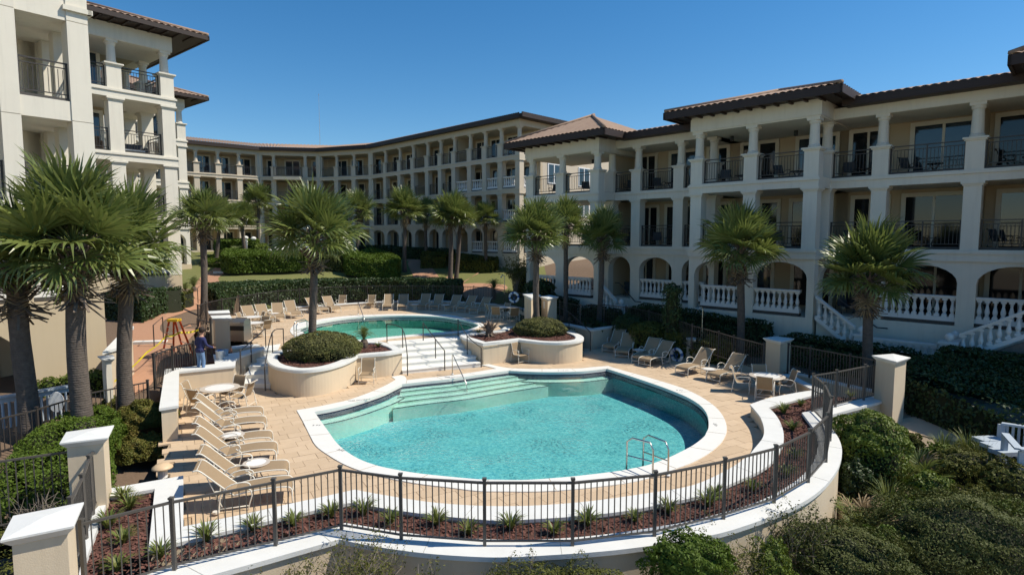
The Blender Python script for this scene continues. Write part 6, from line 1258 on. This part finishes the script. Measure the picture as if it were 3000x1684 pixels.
# dark chairs and tables on the balconies
dark = {}
def darkproto(proto):
    out = []
    for n_, me in proto:
        k = me.name + '_dark'
        if k not in dark:
            q = me.copy(); q.name = k; q.materials.clear(); q.materials.append(M['black'] if 'sling' not in n_ else M['blind']); dark[k] = q
        out.append((n_, dark[k]))
    return out
DCH, DTB = darkproto(CPROTO), darkproto(SMALL)
def RW(s, d, z): q = FR.world(s, d); return (q[0] * KR, q[1] * KR, H + (z - H) * KR)
nb = 0
for i, z in enumerate(Z3[1:] + Z3[:1]):
    fl = ['second', 'top', 'ground'][i]
    for ss, d0, nm in ((m1, .9, 'recessed far bays'), (r2, DP + 1.4, 'middle pavilion'), (m3, .9, 'near bays'), (r0, DP + 1.4, 'far pavilion')):
        for k in range(len(ss) - 1):
            if ss[k + 1] - ss[k] < 1.7: continue
            a, b = ss[k], ss[k + 1]; q = ORD[k] + ' bay of the ' + nm
            put(DCH, 'balcony_chair', 'dark chair, %s floor, %s' % (fl, q), 'chair', RW(a + .7, d0, z), R_(120 + 40 * k + 30 * i), 'dark chairs on the right balconies')
            put(DTB, 'balcony_table', 'dark table, %s floor, %s' % (fl, q), 'table', RW((a + b) / 2 + .1, d0 + .2, z), 0, 'dark tables on the right balconies', 1.2)
LW = lambda q: (q[0] * KL, q[1] * KL, H + (q[2] - H) * KL)
p = LW(F2.world(-.7, 1.6, 10.4)); so = thing('wicker_sofa', 'dark wicker sofa with striped cushions on the left building balcony', 'sofa', p, AL); mb = MB(); mb.bx(-.8, .8, -.35, .35, .1, .36); mb.bx(-.8, .8, .25, .38, .36, .85); mb.bx(-.86, -.72, -.35, .38, .1, .62); mb.bx(.72, .86, -.35, .38, .1, .62); ob('frame', mb.mesh('sofa_frame', M['blind']), so)
for x in (-.36, .36): mb = MB(); mb.bx(-.34, .34, -.36, .24, .36, .48); ob('cushion', mb.mesh('cushion', M['signw']), so, (x, 0, 0))
p = LW(F2.world(-2.35, 1.2, 10.4)); tag(ob('potted_plant', (lambda q: (q.lathe([(.12, .75), (.17, 1.0)], 10), q.tube([(0, 0, 0), (0, 0, .75)], .3, 8), q)[2])(MB()).mesh('plant_pot', M['pine']), None, p), 'brown table with a potted plant on the left building balcony', 'table')
# ------------------------------------------------------------------ grill, showers, lifebuoys, lamps, signs
gp = G(703, 1001, ZU); gr = thing('gas_grill', 'stainless gas grill beside the grey pillar with white cap', 'grill', (*gp, ZU), R_(-8)); mb = MB(); mb.bx(-.42, .42, -.3, .3, .08, .85); ob('cabinet', mb.mesh('cabinet', M['steel2']), gr); mb = MB(); mb.bx(-.44, .44, -.34, -.3, .62, .84); ob('control_panel', mb.mesh('panel', M['black']), gr)
mb = MB(); mb.wall([(-.3, .86), (.32, .86), (.3, 1.0), (.12, 1.17), (-.1, 1.17), (-.26, 1.03)], -.42, .42); o = ob('hood', mb.mesh('hood', M['steel2']), gr); o.rotation_euler = (0, 0, math.pi / 2); mb = MB(); mb.tube([(-.3, -.37, .98), (.3, -.37, .98)], .018, 6); ob('handle', mb.mesh('grill_handle', M['steel']), gr)
def shower(lab, foot, z, h):
    x, y = G(foot[0], foot[1], z); r = thing('outdoor_shower', lab, 'shower', (x, y, z)); mb = MB(); mb.tube(smooth([(0, 0, 0), (0, 0, h * .7), (0, 0, h * .95), (-.05, -.02, h), (-.16, -.05, h - .02), (-.22, -.07, h - .1)], False, 3, 179), .025, 8); ob('pipe', mb.mesh('shower_pipe', M['steel'], True), r)
    mb = MB(); mb.lathe([(.03, .04), (.07, .0), (.06, -.03)], 10, (-.23, -.07, h - .13)); ob('shower_head', mb.mesh('shower_head', M['steel']), r); mb = MB(); mb.box((0, -.05, h * .48), (.07, .07, .1)); ob('valve', mb.mesh('valve', M['steel']), r)
shower('outdoor shower pole beside the sunlit right loungers', (2055, 1040), .1, 2.45); shower('outdoor shower pole behind the right upper table', (1478, 904), ZU + .2, 2.35)
def torus(R, r, m, n=28, k=10, colours=None):
    mb = MB()
    for i in range(n):
        a0, a1 = 6.28319 * i / n, 6.28319 * (i + 1) / n; mi = 1 if (i % (n // 4)) < 2 else 0
        ring_ = lambda a: [((R + r * math.cos(6.28319 * j / k)) * math.cos(a), r * math.sin(6.28319 * j / k), (R + r * math.cos(6.28319 * j / k)) * math.sin(a)) for j in range(k)]
        mb.strip(ring_(a1), ring_(a0), mi, True)
    return mb.mesh('ring', [M['signw'], M['blue']], True)
def buoy(lab, p, rz):
    r = thing('lifebuoy', lab, 'lifebuoy', p, rz); ob('ring', torus(.30, .075, None), r); mb = MB(); mb.tube(smooth([(-.22, -.06, .22), (-.05, -.08, .05), (.02, -.08, -.12), (.1, -.07, .1), (.0, -.07, -.2)], False, 3, 179), .018, 6); ob('rope', mb.mesh('rope', M['blue'], True), r)
pA_, pB_ = wall_tops[6], wall_tops[7]; an = math.atan2(pB_[1] - pA_[1], pB_[0] - pA_[0]); q = AT(1983, 1040, 28.4); buoy('white and blue lifebuoy on the right wall beside the loungers', q, an)
buoy('white and blue lifebuoy on the fence by the pillar with the rules board', AT(1506, 871, 37.9), R_(-20))
# rules board and small sign on the gate pillars
s1 = G(1531, 860, 2.75); s2 = G(1556, 872, 2.75); an = math.atan2(s2[1] - s1[1], s2[0] - s1[0])
def board(lab, s1, s2, w_, h_, zc, f, lines):
    an = math.atan2(s2[1] - s1[1], s2[0] - s1[0]); c = lerp(s1, s2, f); n = (math.sin(an), -math.cos(an)); r = thing('wall_sign', lab, 'sign', (c[0] + n[0] * (-.085), c[1] + n[1] * (-.085), zc), an); mb = MB(); mb.bx(-w_ / 2, w_ / 2, -.02, .0, -h_ / 2, h_ / 2); ob('plate', mb.mesh('sign_plate', M['signw']), r)
    if lines:
        mb = MB()
        for k in range(lines): L_ = w_ * (.78 if k % 3 else .6); z = h_ * .42 - h_ * .84 * k / (lines - 1); mb.bx(-L_ / 2, L_ / 2, -.024, -.019, z - .012, z + .012)
        ob('lettering_lines', mb.mesh('lettering', M['blue']), r)
board('white pool rules board with rows of small lettering on the gate pillar', s1, s2, .42, 1.05, 1.95, .55, 13)
board('small pale sign on the gate pillar right of the palm', G(1580, 867, 2.7), G(1604, 874, 2.7), .24, .4, 2.25, .45, 0)
def lampost(lab, px, py, z, h, R, s=1.0):
    x, y = G(px, py, z); r = thing('path_light', lab, 'path light', (x, y, z)); mb = MB(); mb.lathe([(R * .45, 0), (R * .45, h * .62)], 12); ob('lens', mb.mesh('lens', M['signw']), r); mb = MB(); mb.lathe([(R * .62, h * .58), (R, h * .66), (R * .95, h * .76), (R * .6, h * .93), (.02, h)], 18); ob('cap', mb.mesh('lamp_cap', M['lamp'] if s == 1 else M['signw'], True), r)
lampost('mushroom shaped garden light beside the bronze shrubs', 477, 1398, .12, .36, .24); 
p = GT(1265, 797); r_ = thing('path_light', 'small white capped garden light on the rear lawn', 'path light', p); mb = MB(); mb.lathe([(.1, 0), (.1, .3)], 10); ob('lens', mb.mesh('lens', M['black']), r_); mb = MB(); mb.lathe([(.2, .3), (.18, .4), (.05, .5)], 12); ob('cap', mb.mesh('lamp_cap', M['signw']), r_)
# ------------------------------------------------------------------ white boardwalk railing, oval sign, wooden steps at right
bwk = thing('boardwalk_railing', 'weathered white wooden railing between the left palms', 'railing', (*G(0, 1165, 1.35), .4)); o0 = bwk.location; A_, B_ = Vector(G3(-15, 1166, 1.35)) - o0, Vector(G3(208, 1129, 1.35)) - o0
bar('top_rail', A_, B_, .22, .06, M['greyblue'], bwk); bar('under_rail', A_ - Vector((0, 0, .12)), B_ - Vector((0, 0, .12)), .05, .12, M['greyblue'], bwk)
for k in range(13): q = A_.lerp(B_, k / 12); bar('rail_baluster', q - Vector((0, 0, .15)), q - Vector((0, 0, .95)), .05, .05, M['greyblue'], bwk)
x, y = G(154, 1181, .95); tag(ob('oval_sign', (lambda q: (q.lathe([(.02, -.02), (.20, -.015), (.20, .015), (.02, .02)], 24), q)[1])(MB()).mesh('oval_sign', M['signw']), None, (x, y + .15, .95), 0, (math.pi / 2, 0, R_(20)), (1, 1.6, 1)), 'white oval board seen through the wooden railing at left', 'sign')
wst = thing('wooden_steps', 'pale grey wooden steps and railing at the right edge', 'steps', (*G(2960, 1340, -.9), -1.2)); o0 = wst.location
P0, P1 = Vector(AT(2935, 1240, 17.5)) - o0, Vector(AT(3040, 1255, 16.9)) - o0; bar('top_rail', P0, P1, .16, .06, M['greyblue'], wst)
for k in range(7): q = P0.lerp(P1, k / 6); bar('rail_baluster', q - Vector((0, 0, .03)), q - Vector((0, 0, 1.0)), .05 if k else .14, .05 if k else .14, M['greyblue'], wst)
P0, P1 = Vector(AT(2945, 1270, 16.4)) - o0, Vector(AT(2985, 1315, 15.2)) - o0; bar('hand_rail', P0, P1, .18, .05, M['greyblue'], wst); bar('newel', P0, P0 - Vector((0, 0, .95)), .12, .12, M['greyblue'], wst); bar('hand_rail', P1, P1 + Vector((1.6, .1, 0)), .18, .05, M['greyblue'], wst); bar('side_board', P1 - Vector((0, 0, .4)), P1 + Vector((1.6, .1, -.4)), .05, .7, M['greyblue'], wst)
for k in range(3): q = Vector(AT(2865 + 25 * k, 1290 + 17 * k, 17.4 - .5 * k)) - o0; bar('tread', q, q + Vector((.75, .1, 0)), .45, .12, M['greyblue'], wst)
# ------------------------------------------------------------------ ladder, tape, bucket, man
ld = thing('step_ladder', 'orange step ladder with yellow top standing on the brick path', 'ladder', (*G(515, 1038, 1.0), Tz(*G(515, 1038, 1.0)) + .03)); Lh = 1.72
foot = {'fl': (-.33, -.52), 'fr': (.12, -.62), 'bl': (.1, .35), 'br': (.62, .1)}
o0 = ld.location; feetpx = {'fl': (477, 1036), 'fr': (508, 1041), 'bl': (537, 1027), 'br': (566, 1041)}; topc = {'fl': (-.16, -.1), 'fr': (.05, -.12), 'bl': (-.03, .1), 'br': (.18, .08)}
base = {k: Vector((*G(*v, o0.z), 0)) - Vector((o0.x, o0.y, 0)) for k, v in feetpx.items()}; tp = {k: Vector((v[0], v[1], Lh)) for k, v in topc.items()}
for k in base: bar('leg', base[k], tp[k], .075, .035, M['orange'], ld)
for k in range(1, 6):
    f = k / 6; bar('tread', base['fl'].lerp(tp['fl'], f), base['fr'].lerp(tp['fr'], f), .09, .03, M['alu'], ld)
    if k in (2, 4): bar('rear_brace', base['bl'].lerp(tp['bl'], f), base['br'].lerp(tp['br'], f), .03, .03, M['alu'], ld)
mb = MB(); mb.box((.01, -.01, Lh + .03), (.44, .34, .1)); ob('top_cap', mb.mesh('ladder_top', M['yellow']), ld)
tape = thing('caution_tape', 'yellow caution tape strung from the wall across the ladder', 'tape', G3(335, 1117, 1.1)); o0 = tape.location
tp_ = [Vector(q) - o0 for q in (G3(335, 1117, 1.1), AT(430, 1032, 23.0), AT(487, 984, 25.0), AT(525, 974, 25.3), AT(584, 965, 26.0))]
for k in range(len(tp_) - 1):
    a, b = tp_[k], tp_[k + 1]; mb = MB(); n = 10; A = []; B = []
    for i in range(n + 1): t_ = i / n; p = a.lerp(b, t_) - Vector((0, 0, .06 * math.sin(math.pi * t_))); w__ = Vector((0, .01 + .02 * math.sin(5 * t_), .038)); A.append(tuple(p + w__)); B.append(tuple(p - w__))
    mb.strip(A, B); ob('tape_strip', mb.mesh('tape_strip', M['tape']), tape)
bk = thing('bucket', 'white plastic bucket on the white wall cap beside the man', 'bucket', (*G(644, 1052, ZW), ZW)); mb = MB(); mb.lathe([(.13, 0), (.155, .33), (.165, .335), (.165, .36), (.15, .36), (.12, .06)], 18); ob('body', mb.mesh('bucket_body', M['bwhite'], True), bk); mb = MB(); mb.tube([(.16 * math.cos(a), -.02, .34 - .14 * math.sin(a)) for a in np.linspace(0, math.pi, 9)], .006, 5); ob('handle', mb.mesh('bucket_handle', M['alu']), bk); mb = MB(); mb.lathe([(.04, .36), (.13, .365), (.09, .40), (.02, .42)], 10); ob('rag', mb.mesh('rag', M['blue']), bk)
bk2 = tag(ob('bucket', (lambda q: (q.lathe([(.11, 0), (.13, .27), (.12, .27), (.1, .03)], 16), q)[1])(MB()).mesh('blue_bucket', M['greyblue'], True), None, (*G(660, 1042, ZW), ZW)), 'pale blue bucket just behind the white bucket', 'bucket')
def skin_mesh(name, verts, edges, radii, root=0):
    me = bpy.data.meshes.new(name); me.from_pydata(verts, edges, []); o = bpy.data.objects.new('tmp', me); col.objects.link(o); md = o.modifiers.new('s', 'SKIN'); md.use_smooth_shade = True; sv = me.skin_vertices[0].data
    for k, r in enumerate(radii): sv[k].radius = r if isinstance(r, tuple) else (r, r); sv[k].use_root = (k == root)
    o.modifiers.new('u', 'SUBSURF').levels = 1; o.modifiers[-1].render_levels = 1
    dg = bpy.context.evaluated_depsgraph_get(); dg.update(); res = bpy.data.meshes.new_from_object(o.evaluated_get(dg)); bpy.data.objects.remove(o); res.name = name; return res
pz = .76; man = thing('person', 'man in navy sweater and blue jeans seen from behind, leaning over the white bucket', 'person', (*G(589, 1097, pz), pz), R_(-28))
V = [(0, 0, .93), (0, .01, 1.08), (0, .03, 1.25), (0, .06, 1.42), (.01, .08, 1.50), (.015, .10, 1.56), (.02, .12, 1.66), (.02, .115, 1.74),
     (-.17, .03, 1.40), (-.23, -.01, 1.16), (-.21, .16, .99), (-.19, .27, .95), (.18, .06, 1.39), (.25, .10, 1.15), (.24, .33, 1.03), (.24, .43, 1.02),
     (-.10, 0, .88), (-.13, .04, .50), (-.15, -.03, .09), (-.15, .1, .03), (.10, 0, .88), (.12, .05, .50), (.13, .0, .09), (.13, .13, .03)]
E_ = [(0, 1), (1, 2), (2, 3), (3, 4), (4, 5), (5, 6), (6, 7), (3, 8), (8, 9), (9, 10), (10, 11), (3, 12), (12, 13), (13, 14), (14, 15), (0, 16), (16, 17), (17, 18), (18, 19), (0, 20), (20, 21), (21, 22), (22, 23)]
Rr = [(.17, .12), (.165, .115), (.18, .115), (.16, .10), .065, .06, .095, .07, .075, .056, .044, .036, .075, .056, .044, .036, .105, .075, .055, .045, .105, .075, .055, .045]
bm_ = skin_mesh('body', V, E_, Rr); bm_.materials.append(M['skin']); bm_.materials.append(M['shirt']); bm_.materials.append(M['jeans']); bm_.materials.append(M['black'])
for p in bm_.polygons:
    c = p.center; mi = 0
    if c.z < .075: mi = 3
    elif c.z < .93 and abs(c.x) < .21 and c.y < .2: mi = 2
    elif c.z < 1.475 and not (c.y > .39 and c.x > .1) and not (c.y > .235 and c.x < -.1): mi = 1
    p.material_index = mi
ob('body', bm_, man); mb = MB(); mb.lathe([(.06, -.1), (.1, -.06), (.115, .02), (.105, .08), (.06, .12), (.01, .13)], 14, (.02, .095, 1.72)); ob('hair', mb.mesh('hair', M['hair'], True), man)
hem = MB(); hem.lathe([(.185, .0), (.18, .10), (.175, .16)], 16); o = ob('sweater_hem', hem.mesh('hem', M['shirt'], True), man, (0, 0, .88)); o.scale = (1, .74, 1)
for sx, y0, zz in ((-.19, .27, .95), (.24, .43, 1.02)):
    for k in range(4): mb = MB(); x = sx + (k - 1.5) * .019; L_ = (.07, .08, .078, .062)[k]; mb.tube([(x, y0, zz), (x, y0 + L_ * .6, zz - .01), (x + .002, y0 + L_, zz - .03)], [.010, .009, .006], 6); ob('finger', mb.mesh('finger', M['skin'], True), man)
    mb = MB(); sg = 1 if sx < 0 else -1; mb.tube([(sx + sg * .03, y0 - .03, zz), (sx + sg * .055, y0 + .02, zz - .015), (sx + sg * .05, y0 + .05, zz - .03)], [.011, .010, .007], 6); ob('thumb', mb.mesh('thumb', M['skin'], True), man)
